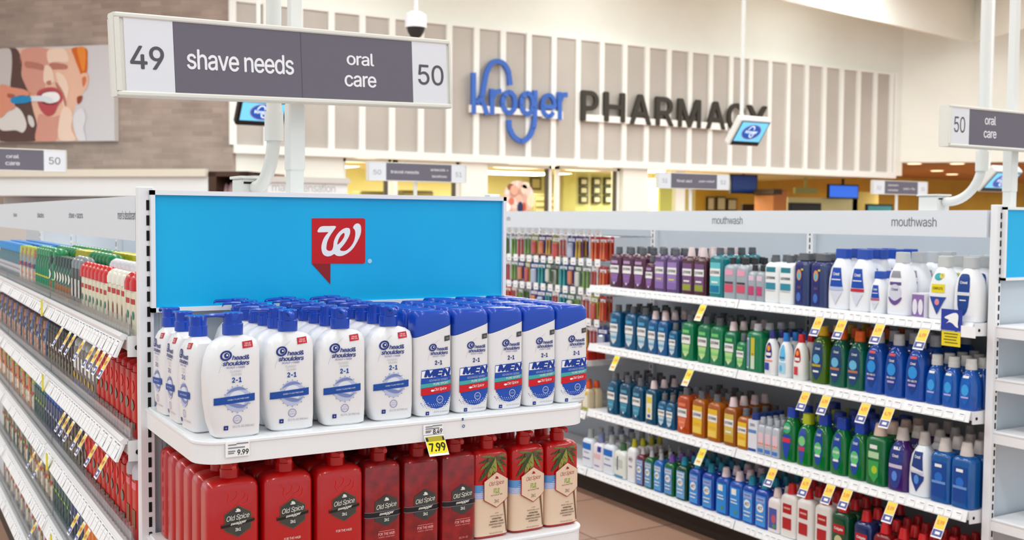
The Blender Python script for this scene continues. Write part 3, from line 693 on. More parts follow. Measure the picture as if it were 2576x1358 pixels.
# logo on the blue header
def LW(x, y):
    p = PY(750+x/6.172, 520+y/6.172, YE-.0185); return (p.x, p.z)
d = D(lambda x, z, e: (x-.509, -.0185-e, z), .03, .0004)
d.poly([LW(*p) for p in ((210, 178), (1015, 178), (1042, 200), (1042, 860), (1015, 884), (210, 884))], redw, 1)
d.poly([LW(*p) for p in ((210, 884), (502, 884), (500, 1205))], redd, 1)
wo = [(300,392),(318,338),(362,304),(470,300),(585,303),(548,370),(500,440),(455,530),(438,610),(440,662),(475,684),(520,676),(543,620),(552,540),(590,450),(650,378),(715,336),(772,328),(804,356),(797,435),(745,535),(690,610),(648,660),(672,684),(740,680),(812,620),(862,540),(886,440),(880,365),(850,322),(886,268),(935,260),(968,292),(976,352),(966,430),(922,530),(855,640),(782,710),(700,755),(640,766),(590,756),(558,734),(510,760),(450,770),(395,746),(366,690),(360,610),(388,510),(430,440),(465,396),(380,396)]
wh = [(608,586),(620,520),(655,450),(703,406),(720,428),(706,480),(660,545)]
d.poly([LW(*p) for p in smooth2(wo, 3)], logow, 2, [[LW(*p) for p in smooth2(wh, 4)]])
d.ell(*LW(1112, 843), .0055, .0055, mat('logo_dot', (176, 216, 240), .5), 1)
d.build('logo', eA)
# price labels on the end cap lip
yel_t = mat('sale_yellow', (240, 226, 20), .5); ink = mat('ink_black', (36, 34, 34), .6)
def lipmap(e0): return lambda x, z, e: (x-.0, 2.0-.0035-e0-e, z)
def price_label(u0, v0, u1, v1, price, lb, ylw=None):
    a = PY(u0, v1, 2.0); c = PY(u1, v0, 2.0); t = thing('price_label', (0, 0, 0), 0, lb, 'price tag')
    b = B(); b.box((a.x, 1.9955, a.z), (c.x, 1.997, c.z), papw); b.build('paper', t)
    d = D(lambda x, z, e: (x, 1.9953-e, z), .1); w, h = c.x-a.x, c.z-a.z
    for i, (q0, q1, zz) in enumerate(((.45, .95, .86), (.1, .45, .8), (.1, .8, .6), (.1, .4, .38), (.1, .35, .25))):
        d.rect(a.x+w*q0, a.x+w*q1, a.z+h*zz-.0012, a.z+h*zz+.0012, inkm, 1)
    d.text(price, a.x+w*.72, a.z+h*.28, .0105, ink, 1, w=.022, bold=.02); d.build('print', t)
    if ylw:
        a = PY(ylw[0], ylw[3], 1.99); c = PY(ylw[2], ylw[1], 1.99)
        sh = lambda x, z, e: (x+(c.z-z)*.13, 1.992-(c.z+.004-z)*.4-e, z); W_ = c.x-a.x-.006
        d = D(sh, .1); d.rect(a.x, a.x+W_, a.z, c.z+.004, papw, 0); d.build('sale_ticket', t)
        d = D(sh, .1)
        d.rect(a.x+.0015, a.x+W_-.001, a.z+.005, c.z-.008, yel_t, 1); d.rect(a.x+.0015, a.x+W_-.001, c.z-.008, c.z+.002, mat('sale_olive', (170, 158, 40), .5), 1)
        d.rect(a.x+.002, a.x+.007, c.z-.007, c.z, ink, 2); d.rect(a.x+W_-.006, a.x+W_-.002, c.z-.007, c.z, ink, 2)
        d.text(price if price == '' else '7.99', a.x+W_*.52, (a.z+c.z)/2-.001, .017, ink, 2, w=W_*.82, bold=.03); d.build('ticket_print', t)
price_label(566, 1106, 626, 1150, '9.99', 'white paper price label reading 9.99 on the end cap lip')
price_label(1063, 1064, 1112, 1094, '8.49', 'white price label reading 8.49 with a yellow 7.99 sale ticket below', (1068, 1096, 1124, 1146))
t = thing('shelf_sticker', (0, 0, 0), 0, 'tiny blue mark stuck on the end cap lip beside the 8.49 label', 'sticker'); d = D(lambda x, z, e: (x, 1.9964-e, z), .1); p = PY(1163, 1057, 2.0); d.rect(p.x-.003, p.x+.001, p.z, p.z+.006, mat('mark_blue', (70, 90, 130), .6), 1); p = PY(1164, 1071, 2.0); d.ell(p.x, p.z, .0035, .0035, mat('mark_blue', (0, 0, 0)), 1, ring=.5); d.build('mark', t)
# ---- aisle signs
sframe = mat('sign_frame', (226, 224, 214), .35)
def aisle_sign(loc, rz, ry, w, h, cells, label, th=.05, cat='aisle sign', group=None, bord=.012, flip=None):
    """cells: list of (x0, x1, kind) ; returns thing with local frame x along, z up, face at y=0"""
    t = thing('aisle_sign', loc, 0, label, cat, group); t.rotation_euler = (0, ry, rz)
    b = B(); b.box((0, .006, 0), (w, th-.006, h), sframe)
    for y0, y1 in ((0, .008), (th-.008, th)):
        b.box((0, y0, 0), (w, y1, bord), sframe, .003); b.box((0, y0, h-bord), (w, y1, h), sframe, .003); b.box((0, y0, bord), (bord*.9, y1, h-bord), sframe); b.box((w-bord*.5, y0, bord), (w, y1, h-bord), sframe)
    b.build('frame', t)
    for x0, x1, k in cells:
        b = B(); b.box((x0, .003, bord), (x1, .007, h-bord), signgrey if k == 'g' else signcell); b.build('grey_panel' if k == 'g' else 'number_panel', t)
    return t
def local(t, p): return t.matrix_world.inverted() @ p
p0 = PY(297, 240, 2.60); rz = math.radians(7.5); ry = math.radians(-2.2)
sg = aisle_sign(p0, rz, ry, .943, .1916, [], 'large hanging aisle sign reading 49 shave needs, oral care 50, above the end cap')
bpy.context.view_layer.update(); MI = sg.matrix_world.copy()
nrm = (MI.to_3x3() @ Vector((0, 1, 0)))
def onsign(u, v):
    d_ = ray(u, v); t_ = (p0-O).dot(nrm)/d_.dot(nrm); q_ = MI.inverted() @ (O+d_*t_); return q_.x, q_.z
for u0, u1, k in ((317, 440, 'w'), (441, 1038, 'g'), (1039, 1125, 'w')):
    x0, x1 = onsign(u0, 170)[0], onsign(u1, 170)[0]
    b = B(); b.box((x0, .003, .0115), (x1, .007, .1916-.0115), signgrey if k == 'g' else signcell); b.build('grey_panel' if k == 'g' else 'number_panel', sg)
b = B(); x0 = onsign(760, 170)[0]; b.box((x0-.0006, .0024, .0115), (x0+.0006, .003, .180), mat('sign_seam', (86, 82, 92), .6)); b.build('seam', sg)
d = D(lambda x, z, e: (x, .0026-e, z), .3, .0003)
def sgt(s_, u0, v0, u1, v1, mt, bold=.0):
    a = onsign(u0, (v0+v1)/2); c = onsign(u1, (v0+v1)/2); m_ = (u0+u1)/2; h_ = onsign(m_, v0)[1]-onsign(m_, v1)[1]
    d.text(s_, (a[0]+c[0])/2, (onsign(m_, v0)[1]+onsign(m_, v1)[1])/2, h_, mt, 1, w=c[0]-a[0], bold=bold)
sgt('49', 328, 115, 414, 174, txtgrey, .012); sgt('50', 1053, 163, 1117, 214, txtgrey, .005)
sgt('shave needs', 471, 131, 740, 181, txtwhite, .012); sgt('oral', 873, 133, 942, 165, txtwhite, .012); sgt('care', 868, 190, 948, 219, txtwhite, .012)
d.build('lettering', sg)
# second big sign over the right end cap
p1 = PY(2391, 368, 2.66); sg2 = aisle_sign(PY(2389, 367, 2.61), math.radians(1), math.radians(0), .95, .155, [(.012, .118, 'w'), (.119, .84, 'g'), (.841, .957, 'w')], 'hanging aisle sign reading 50 oral care above the right end cap', th=.05, bord=.010)
d = D(lambda x, z, e: (x, .0026-e, z), .3, .0003)
d.text('50', .060, .083, .060, txtgrey, 1, w=.066); d.text('oral', .248, .108, .034, txtwhite, 1, w=.070, bold=.01); d.text('care', .248, .054, .027, txtwhite, 1, w=.080, bold=.01);
d.build('lettering', sg2)
b = B(); b.box((.5, .05, .06), (.56, .085, .10), white); b.build('pole_clamp', sg)
b = B(); b.box((.47, .05, .05), (.53, .07, .09), white); b.build('pole_clamp', sg2)
# poles, conduits and their boxes
polew = mat('pole_white', (228, 228, 224), .35)
def poles(xc, yd, yp, ybox, labels, ztop=CEIL, box_u=None):
    zt = CZ+.0385
    t = thing('sign_pole', (0, 0, 0), 0, labels[0], 'pole')
    b = B(); b.tube([(xc, yp, zt), (xc, yp, CZ+.30)], .026, polew, 4, sq=True); b.tube([(xc, yp, CZ+.14), (xc, yp, ztop)], .021, polew, 4, sq=True); b.build('post', t)
    b = B(); b.box((xc-.022, yp-.022, CZ+.12), (xc+.022, yp+.022, CZ+.30), polew, .004); b.build('collar', t)
    t = thing('power_conduit', (0, 0, 0), 0, labels[1], 'conduit')
    pts = [(xc, ybox+.005, zt+.045)]
    r = .16
    for i in range(13):
        a = math.radians(90*i/12); pts.append((xc, yd+r-r*math.sin(a), zt+.045+r-r*math.cos(a)))
    pts.append((xc, yd, CZ+.36))
    b = B(); b.tube(pts, .019, polew, 14); b.build('bend', t)
    b = B(); b.tube([(xc, yd, CZ+.21), (xc, yd, CZ+.29)], .026, polew, 16); b.build('coupling', t)
    b = B(); b.tube([(xc, yd, CZ+.28), (xc, yd, ztop)], .021, polew, 16); b.build('riser', t)
    t = thing('junction_box', (xc, ybox+.06, zt), 0, labels[2], 'electrical box')
    b = B(); b.box((-.04, -.05, -.002), (.04, .05, .07), polew, .004); b.build('box', t)
    b = B(); b.box((-.046, -.056, .07), (.046, .056, .078), polew, .002); b.build('lid', t)
    b = B(); b.box((-.035, -.0515, .055), (-.005, -.05, .061), dark); b.build('vent_slot', t)
poles(.98, 2.93, 2.76, 3.09, ('square white post running up behind the big aisle sign', 'white curved conduit rising behind the big aisle sign', 'small white electrical box on the run behind the blue header'))
poles(3.98, 2.83, 2.70, 3.0, ('square white post at the right end cap sign', 'thick white curved conduit rising to the right end cap sign', 'small white electrical box on top of the mouthwash run'))
# far aisle signs
def far_sign(xc, cells, texts, label, zc=CZ+.375):
    w, h = .92, .155; t = aisle_sign((xc-w/2, 8.16, zc-h/2), 0, 0, w, h, cells, label, bord=.006, th=.04)
    d = D(lambda x, z, e: (x, .0026-e, z), .3, .0003)
    for s_, x, z, hh, ww, m_ in texts: d.text(s_, x, z, hh, m_, 1, w=ww)
    d.build('lettering', t)
    b = B(); b.tube([(w/2, .06, (CZ+.039 if xc < 5 else CZ-.011)-(zc-h/2)), (w/2, .06, h-.01)], .016, polew, 12); b.build('pole', t)
tg = mat('far_text_grey', (150, 148, 156), .6)
far_sign(.757, [(.01, .13, 'w'), (.13, .77, 'g'), (.77, .91, 'w')], [('50', .84, .078, .05, .075, txtgrey), ('oral', .47+.1, .1, .024, .08, txtwhite), ('care', .57, .05, .022, .09, txtwhite)], 'small aisle sign ending in oral care 50 in front of the brick wall')
far_sign(3.98, [(.01, .165, 'w'), (.165, .775, 'g'), (.775, .91, 'w')], [('50', .085, .07, .04, .07, tg), ('travel needs', .335, .078, .026, .26, txtwhite), ('antacids +', .66, .105, .022, .17, txtwhite), ('laxatives', .66, .05, .022, .14, txtwhite), ('51', .845, .07, .04, .06, tg)], 'small aisle sign reading 50 travel needs, antacids and laxatives 51')
far_sign(7.0, [(.01, .165, 'w'), (.165, .755, 'g'), (.755, .91, 'w')], [('51', .09, .075, .04, .06, tg), ('first aid', .33, .078, .026, .19, txtwhite), ('pain relief', .62, .078, .026, .2, txtwhite), ('52', .835, .075, .04, .07, tg)], 'small aisle sign reading 51 first aid, pain relief 52')
far_sign(10.04, [(.01, .19, 'w'), (.19, .75, 'g'), (.75, .91, 'w')], [('52', .1, .07, .04, .07, tg), ('stomach', .33, .105, .024, .17, txtwhite), ('remedies', .33, .05, .024, .17, txtwhite), ('cold + flu', .6, .07, .026, .2, txtwhite), ('53', .84, .07, .04, .06, tg)], 'small aisle sign farthest right, over the pharmacy counter')
# hanging monitors
scr = mat('screen_sky', (104, 186, 226), .25, emis=.75); ovb = mat('screen_logo_blue', (22, 86, 178), .3, emis=.4); scw = mat('screen_white', (226, 238, 246), .3, emis=.7); ovr = mat('screen_ring', (150, 120, 160), .3, emis=.4)
def monitor(u, v, dist, label, w=.46, h=.30, tilt=38, yaw=0, poleup=True, house=polew, su=1.0):
    d_ = ray(u, v); p = O+d_*dist
    t = thing('hanging_monitor', p, 0, label, 'monitor'); t.rotation_euler = (math.radians(-tilt), 0, yaw)
    t.rotation_euler = (math.radians(tilt), 0, yaw)
    b = B(); b.box((-w/2-.02, 0, -h/2-.035), (w/2+.02, .09, h/2+.02), house, .01); b.build('housing', t)
    b = B(); b.box((-w/2, -.004, -h/2-.02), (w/2, 0, h/2), black); b.build('bezel', t)
    b = B(); b.box((-w/2+.012, -.006, -h/2+.03), (w/2-.012, -.004, h/2-.008), scr); b.build('screen', t)
    d = D(lambda x, z, e: (x, -.0065-e, z), .3, .0006); z0 = .012
    d.ell(0, z0, .135, .095, ovr, 1, 32); d.ell(0, z0, .125, .086, ovb, 2, 32); d.text('Kroger', 0, z0-.002, .05, scw, 3, w=.17, bold=.02)
    d.line(smooth2([(-.06, z0+.03), (-.03, z0+.07), (.01, z0+.065), (.02, z0+.03)], 5, False), .012, scw, 3); d.line(smooth2([(-.01, z0-.02), (.0, z0-.055), (.03, z0-.06), (.05, z0-.02)], 5, False), .012, scw, 3)
    d.build('screen_logo', t)
    return t, p
def drop_pole(t, p, off, r=.022, z1=CEIL):
    bpy.context.view_layer.update(); mi = t.matrix_world.inverted(); a = p+off
    b = B(); b.tube([mi @ Vector((a.x, a.y, a.z)), mi @ Vector((a.x, a.y, z1-.01))], r, polew, 12); b.build('ceiling_pole', t)
t, p = monitor(1888, 334, 11.6, 'white cased hanging monitor with a blue oval logo before the pharmacy lettering', .40, .28, 38); drop_pole(t, p, Vector((-.04, .1, .06)))
t, p = monitor(660, 284, 11.0, 'black framed hanging monitor partly behind the sign poles', .47, .25, 36, house=black); drop_pole(t, p, Vector((0, .12, .06)))
t, p = monitor(2519, 456, 11.0, 'hanging monitor far right behind the square post', .40, .24, 45, math.radians(0)); drop_pole(t, p, Vector((-.08, .1, .06)))
# security camera dome
p = PY(1046, 62, 9.0); t = thing('security_camera', p, 0, 'white drop mounted dome security camera above the big sign', 'camera')
b = B(); b.loft([(-.03, -.10, .10, .10, 2), (.09, -.095, .095, .095, 2), (.115, -.05, .05, .05, 2)], white); b.build('housing', t)
b = B(); b.loft([(-.125, -.02, .02, .02, 2), (-.11, -.05, .05, .05, 2), (-.07, -.075, .075, .075, 2), (-.03, -.085, .085, .085, 2)], mat('dome_smoked', (52, 50, 50), .1)); b.build('dome', t)
b = B(); b.tube([(0, 0, .11), (0, 0, CEIL-p.z)], .018, white, 10); b.build('stem', t)
# ---- hanging shelf price tags
ty = mat('tag_yellow', (248, 214, 82), .5); tor = mat('tag_orange', (240, 140, 60), .5); tbl = mat('tag_blue', (86, 92, 160), .5); tyy = mat('tag_lemon', (238, 226, 60), .5)
def shelf_tag(x, y, z, price, label, kind=0, sc=1.0, group=None):
    t = thing('price_tag', (x, y, z), -math.pi/2, label, 'price tag', group)
    w, h = .046*sc, .078*sc
    fm = lambda a, c, e: (a, -e+c*.55*1.0, c)
    b = B(); b.add([fm(-w/2, 0, 0), fm(w/2, 0, 0), fm(w/2, -h, 0), fm(-w/2, -h, 0), fm(-w/2, 0, -.0012), fm(w/2, 0, -.0012), fm(w/2, -h, -.0012), fm(-w/2, -h, -.0012)], [(3, 2, 1, 0), (4, 5, 6, 7), (0, 1, 5, 4), (2, 3, 7, 6), (1, 2, 6, 5), (3, 0, 4, 7)], papw); b.build('card', t)
    d = D(fm, .1, .0004)
    d.rect(-w/2+.002, w/2-.002, -h*.60, -.003, ty if kind == 0 else tyy, 1)
    d.text(price, 0, -h*.32, h*.2, tor, 2, w=w*.66, bold=.03)
    if kind == 0: d.rect(-w/2+.002, w/2-.002, -h*.93, -h*.64, tbl, 1); d.rect(-w*.2, w*.25, -h*.84, -h*.72, papw, 2)
    else: d.rect(-w/2+.004, w/2-.004, -h*.93, -h*.64, mat('tag_cream', (240, 232, 170), .5), 1); d.rect(-w*.3, w*.3, -h*.82, -h*.74, tor, 2)
    d.build('print', t)
RW = {0: 'upper', 1: 'second', 2: 'third', 3: 'bottom'}
for lv, lst in ((0, ((1772, '7.49', 1), (2066, '6.99', 0), (2124, '6.99', 0), (2219, '6.99', 0), (2331, '6.99', 0))), (1, ((1557, '7.49', 1), (1742, '7.49', 1), (2036, '4.27', 0), (2088, '4.99', 0), (2188, '4.97', 0), (2248, '4.79', 0))), (2, ((1778, '7.49', 1), (1957, '4.99', 0), (2044, '4.79', 0), (2104, '5.99', 0), (2148, '5.99', 0), (2262, '5.99', 0), (2390, '5.99', 0)))):
    for i, (u, pr, kd) in enumerate(lst):
        xx = XF-.016; p = PX(u, 700, xx); shelf_tag(xx, p.y, SB[lv]-.034, pr, '%s price tag hanging off the %s mouthwash shelf, %s from the far end' % ('yellow' if kd else 'yellow and blue', RW[lv], ordw(i+1)), kd)
for lv, lst in ((0, (158, 178, 190, 213, 237, 250, 263, 277)), (1, (162, 172, 184, 203, 215, 240, 267)), (2, (85, 101, 193, 208, 220)), (3, (86, 150))):
    for i, u in enumerate(lst):
        xx = AXF-.03; p = PX(u, 900, xx); shelf_tag(xx, p.y, SA[lv]-.043, '4.99', 'yellow and blue tag hanging off the %s deodorant shelf, %s from its far end' % (('top', 'second', 'third', 'fourth')[lv], ordw(i+1)), 0, .64)
for lv, u in ((0, 112), (1, 112), (2, 120), (3, 128)):
    xx = AXF-.024; p = PX(u, 900, xx); t = thing('aisle_flag', (xx, p.y, SA[lv]-.045), -math.pi/2, 'thin lemon yellow flag clipped to the %s deodorant shelf rail' % ('top', 'second', 'third', 'fourth')[lv], 'flag')
    b = B(); b.box((-.012, -.008, 0), (.012, -.005, .05), tyy); b.build('card', t)
# blue and yellow talker on the upper mouthwash shelf
t = thing('shelf_talker', (XF-.02, PX(2402, 800, XF).y, SB[0]-.034), -math.pi/2, 'blue and yellow hanging shelf card at the near end of the upper mouthwash shelf', 'shelf card')
b = B(); b.box((-.04, 0, -.055), (.04, .0015, 0), mat('talker_yellow', (236, 214, 40), .5)); b.box((-.045, .001, -.002), (.045, .0025, .082), mat('talker_blue', (44, 64, 160), .5)); b.build('card', t)
d = D(lambda x, z, e: (x, -.0003-e, z), .1)
for q_ in range(4): d.rect(-.03+.004*(q_ % 2), .03-.003*(q_ % 3), -.011-q_*.011, -.007-q_*.011, mat('talker_ink', (112, 98, 30), .6), 1)
d.poly(smooth2([(-.03, .05), (.0, .066), (.02, .07), (.03, .06), (.028, .03), (.03, .016), (.018, .02), (.006, .03), (-.01, .034), (-.022, .028), (-.01, .042)], 3), papw, 1); d.build('print', t)
t = thing('shelf_card', (XF-.02, PX(2445, 800, XF).y, SB[0]-.03), -math.pi/2, 'small plain white card on the rail beside the blue talker', 'card')
b = B(); b.box((-.03, 0, -.02), (.03, .002, .022), papw); b.build('card', t)
# ================================================================== PRODUCTS
PROTO = {}
def put(kind, x, y, z, rz, label, name, cat, group=None, pump=None, scale=1):
    if kind not in PROTO: r = MAKE[kind](name); PROTO[kind] = r; o = r
    else: o = copy_tree(PROTO[kind])
    import re
    for wd_ in (' bottle', ' labelled', ' boxed', ' rinse', ' with'):
        if len(re.findall(r"\w+", label)) > 16: label = label.replace(wd_, '', 1)
    o.location = (x, y, z); o.rotation_euler = (0, 0, rz); o.scale = (scale,)*3
    tag(o, label, cat, group)
    for c in o.children:
        if pump is not None and c.name.startswith('pump'): c.rotation_euler = (0, 0, pump)
    return o
MAKE = {}
hsw = mat('bottle_white', (232, 232, 234), .35, coat=.2); pblue = mat('pump_blue', (14, 66, 178), .3, coat=.3)
bl = mat('print_blue', (22, 74, 160), .5); nv = mat('print_navy', (32, 50, 130), .5); rd = mat('print_red', (190, 28, 48), .5); lil = mat('print_lilac', (150, 148, 196), .5); lg_ = mat('print_light_grey', (186, 186, 196), .5); gy = mat('print_grey', (140, 142, 160), .5); wt = mat('print_white', (244, 244, 246), .5); sw = mat('print_swirl', (184, 194, 226), .4); sw2 = mat('print_swirl_pale', (224, 229, 242), .4); sw3 = mat('print_swirl_deep', (120, 136, 190), .4)
HS = [(0,-.036,.041,.022,4),(.004,-.042,.047,.026,4.4),(.03,-.050,.048,.029,4.4),(.07,-.056,.048,.030,4.4),(.12,-.0575,.048,.030,4.4),(.15,-.054,.048,.0292,4.4),(.172,-.0465,.048,.027,4.2),(.184,-.038,.0455,.023,3.6),(.191,-.026,.036,.018,3),(.197,-.015,.015,.015,2)]
def pump_part(root, z, r, mt, nozzle=.052, h=.040, seam=True):
    b = B(); n_ = 24
    b.loft([(z, -r, r, r, 2), (z+h*.48, -r, r, r, 2), (z+h*.5, -r*.93, r*.93, r*.93, 2), (z+h*.52, -r*.88, r*.88, r*.88, 2)], mt, n_)
    p = b.build('pump', root)
    b = B(); b.loft([(z+h*.5, -r*.9, r*.9, r*.9, 2), (z+h*.62, -r*.9, r*.9, r*.9, 2), (z+h*.95, -r*.94, r*.96, r*.96, 2.6), (z+h, -r*.88, r*.9, r*.9, 2.6)], mt, n_); b.build('pump_head', p)
    b = B(); zz = z+h*.86
    vs = []; path = [(-r*.5, zz, .0062), (-nozzle*.6, zz+.0015, .0044), (-nozzle*.94, zz+.0005, .0038), (-nozzle, zz-.002, .0036), (-nozzle-.0008, zz-.0052, .0032)]
    k = 10
    for x, q_, rr in path:
        for i in range(k): a = 2*math.pi*i/k; vs.append((x, rr*1.25*math.cos(a), q_+rr*math.sin(a)*.9))
    fs = [tuple(range(k)), tuple(range(len(vs)-1, len(vs)-k-1, -1))]
    for j in range(len(path)-1):
        for i in range(k): fs.append((j*k+(i+1) % k, j*k+i, j*k+k+i, j*k+k+(i+1) % k))
    b.add(vs, fs, mt, True); b.build('nozzle', p)
    return p
def brand_hs(d, x, z, s):
    d.ell(x-.022*s, z+.0045*s, .0115*s, .0095*s, nv, 2, 24, .35, ring=.34); d.ell(x-.021*s, z+.0045*s, .0048*s, .0050*s, nv, 2, 14); d.ell(x-.020*s, z+.0052*s, .0018*s, .0018*s, wt, 3, 10)
    d.text('head&', x+.006*s, z, .0088*s, nv, 2, w=.034*s, bold=.02, shear=.25); d.text('shoulders', x-.003*s, z-.0105*s, .0088*s, nv, 2, w=.052*s, bold=.02, shear=.25)
    d.line(smooth2([(x-.036*s, z-.028*s), (x-.031*s, z-.012*s), (x-.018*s, z+.012*s), (x-.003*s, z+.024*s)], 4, False), .0005, lg_, 1)
    d.text('SCALP + HAIR', x-.004*s, z-.0185*s, .0036*s, lil, 2, w=.036*s, bold=.02)
def mk_hs(name):
    t = thing(name); b = B(); b.loft(HS, hsw, 44); b.build('bottle', t); pump_part(t, .1965, .0196, pblue, .056, .042)
    d = D(surfmap(HS), .012)
    brand_hs(d, 0, .1545, 1)
    d.poly([(.0105, .171), (.031, .173), (.031, .1855), (.0105, .1835)], rd, 1); d.text('VALUE', .0208, .1805, .0025, wt, 3, w=.012); d.text('SIZE 33%', .0208, .1765, .003, wt, 3, w=.014)
    d.text('CLASSIC', -.004, .1285, .0042, lg_, 2, w=.023); d.text('CLEAN', -.003, .1225, .0042, lg_, 2, w=.019)
    d.text('2-1', -.002, .112, .010, bl, 2, w=.019, bold=.035)
    d.ell(-.001, .075, .0245, .0245, sw, 1, 30, 0, .34); d.ell(-.001, .075, .0165, .0165, sw2, 1, 26)
    d.poly(smooth2([(-.02, .068), (-.006, .060), (.010, .058), (.021, .067), (.012, .063), (.0, .066)], 3), sw3, 3)
    d.poly(smooth2([(-.022, .086), (-.012, .095), (.004, .098), (.016, .092), (.004, .093), (-.012, .09)], 3), sw3, 3)
    for i in range(16):
        a = 2*math.pi*i/16; d.ell(-.001+.0262*math.cos(a), .075+.0262*math.sin(a), .0011, .0011, sw3, 2, 6)
    d.poly([(-.046, .0655), (.033, .070), (.033, .0845), (-.046, .079)], bl, 4); d.text('VISIBLY FLAKE FREE HAIR', 0, .0755, .0028, sw2, 6, w=.042, rot=.055)
    d.ell(-.001, .036, .0085, .0085, lil, 2, 22, 0, .18); d.text('up to', -.001, .0385, .003, lil, 2, w=.008); d.text('100%', -.001, .034, .0035, lil, 2, w=.011)
    d.rect(-.027, -.0185, .0165, .025, nv, 2); d.text('+', -.0228, .0207, .003, wt, 4); d.text('32.1 FL OZ (950 mL)', .011, .022, .0048, gy, 2, w=.042)
    d.build('label', t); return t
MAKE['hs'] = mk_hs
MN = [(0,-.030,.040,.021,3.6),(.004,-.036,.0435,.025,3.6),(.03,-.041,.0445,.027,4.6),(.08,-.0435,.0445,.027,4.6),(.14,-.0435,.0445,.0262,4.6),(.168,-.0430,.0445,.0258,4.6)]
def mk_men(name):
    t = thing(name); b = B(); b.loft(MN+[(.182, -.0428, .0445, .0256, 4.6, .30)], hsw, 44); b.build('bottle', t)
    b = B(); b.loft([(.183, -.0430, .0447, .0258, 4.6, .30), (.196, -.0428, .0446, .0257, 4.6, .20), (.213, -.0422, .044, .0252, 4.4, .03), (.221, -.040, .0415, .0235, 3.2, -.02), (.2245, -.037, .038, .021, 3, -.03), (.2225, -.030, .031, .015, 3, -.03)], pblue, 44); b.build('cap', t)
    d = D(surfmap(MN), .010); d0 = .003
    brand_hs(d, .014, .1445, .82)
    d.poly([(.024, .160), (.0385, .1615), (.0385, .1725), (.024, .171)], mat('print_dark', (70, 72, 74), .5), 1); d.text('-25%', .0312, .166, .004, lg_, 3, w=.009)
    d.text('2-1', .0095, .1155, .0095, nv, 2, w=.0175, bold=.035)
    mb = mat('print_royal', (30, 78, 176), .45)
    sh = [(-.030, .100), (.0415, .104), (.0415, .050), (.038, .036), (.030, .026), (.018, .019), (.006, .017), (-.008, .020), (-.02, .028), (-.028, .042), (-.031, .056), (-.0315, .075)]
    d.poly(sh, mb, 1)
    d.poly([(-.0295, .0985), (.0415, .1025), (.0415, .0865), (-.0305, .0835)], wt, 2); d.text('MEN', .008, .0935, .0165, mat('print_men', (16, 56, 152), .45), 3, w=.066, bold=.05, shear=.2)
    d.text('ADVANCED SERIES', .009, .0785, .0045, sw, 3, w=.045, rot=.03)
    d.poly([(-.0317, .0625), (.0415, .068), (.0415, .0765), (-.0317, .071)], mat('print_teal', (66, 170, 168), .5), 3); d.text('PURE SPORT', .015, .0708, .0045, wt, 4, w=.036, rot=.06)
    d.poly([(-.0317, .0465), (.0415, .053), (.0415, .0675), (-.0317, .062)], mat('print_bright_red', (206, 20, 36), .45), 4); d.text('Old Spice', .0135, .0585, .0075, wt, 5, w=.03, shear=.3, rot=.06); d.ell(-.0055, .0565, .004, .0022, wt, 5, 12)
    d.ell(.0125, .0365, .0082, .0082, sw, 3, 20, 0, .2); d.text('100%', .0125, .0365, .004, sw, 3, w=.010)
    for j in range(7):
        for i in range(15):
            x = -.031+i*.0052+(j % 2)*.0026; z = .0375-j*.0036
            e_ = .0215*math.sqrt(max(0, 1-((x-.005)/.037)**2)); zb = .042-e_
            if abs(z-zb) < .0075 and x < .040: d.ell(x, z, .0013*(1-.1*j), .0013*(1-.1*j), mb if z < zb else wt, 2, 6)
    d.rect(-.0195, -.0118, .004, .0118, nv, 2); d.text('+', -.0157, .0079, .003, wt, 4); d.text('21.9 FL OZ (650 mL)', .017, .0095, .0042, gy, 2, w=.036)
    d.build('label', t); return t
MAKE['men'] = mk_men
red1 = mat('bottle_red', (180, 4, 8), .3, coat=.5); red2 = mottle('bottle_deep_red', (150, 10, 18), (112, 6, 14), 34, .25, .5); red3 = mat('pump_deep_red', (160, 14, 16), .3, coat=.3)
hexd = mottle('label_charcoal', (56, 60, 60), (78, 72, 62), 20, .5); bkk = mat('label_black', (24, 22, 24), .4); cr = mat('print_ivory', (232, 230, 222), .5); hexg = mat('label_olive_edge', (104, 88, 56), .5)
def body_rect(w, dp, h, r=.02, n=5, neck=.015, zn=.006):
    return [(0, -w+.006, w-.006, dp-.006, n), (.005, -w, w, dp, n), (h-r*1.1, -w, w, dp, n), (h-r*.55, -w+r*.14, w-r*.14, dp-r*.1, n), (h-r*.2, -w+r*.45, w-r*.45, dp-r*.35, n*.8), (h, -w+r, w-r, dp-r*.75, n*.6), (h+.0015, -neck, neck, neck*.9, 2)]
def hexa(cx, cz, w, h, mt, d, layer, cut=.30): d.poly([(cx, cz+h), (cx-w, cz+h*(1-cut*1.6)), (cx-w, cz-h*(1-cut*1.6)), (cx, cz-h), (cx+w, cz-h*(1-cut*1.6)), (cx+w, cz+h*(1-cut*1.6))], mt, layer)
def ship(d, x, z, s, mt, l): d.poly([(x-s, z), (x-.75*s, z-.35*s), (x+.75*s, z-.35*s), (x+s, z)], mt, l); d.ell(x-.1*s, z+.4*s, .5*s, .42*s, mt, l, 12); d.ell(x+.4*s, z+.25*s, .35*s, .3*s, mt, l, 10)
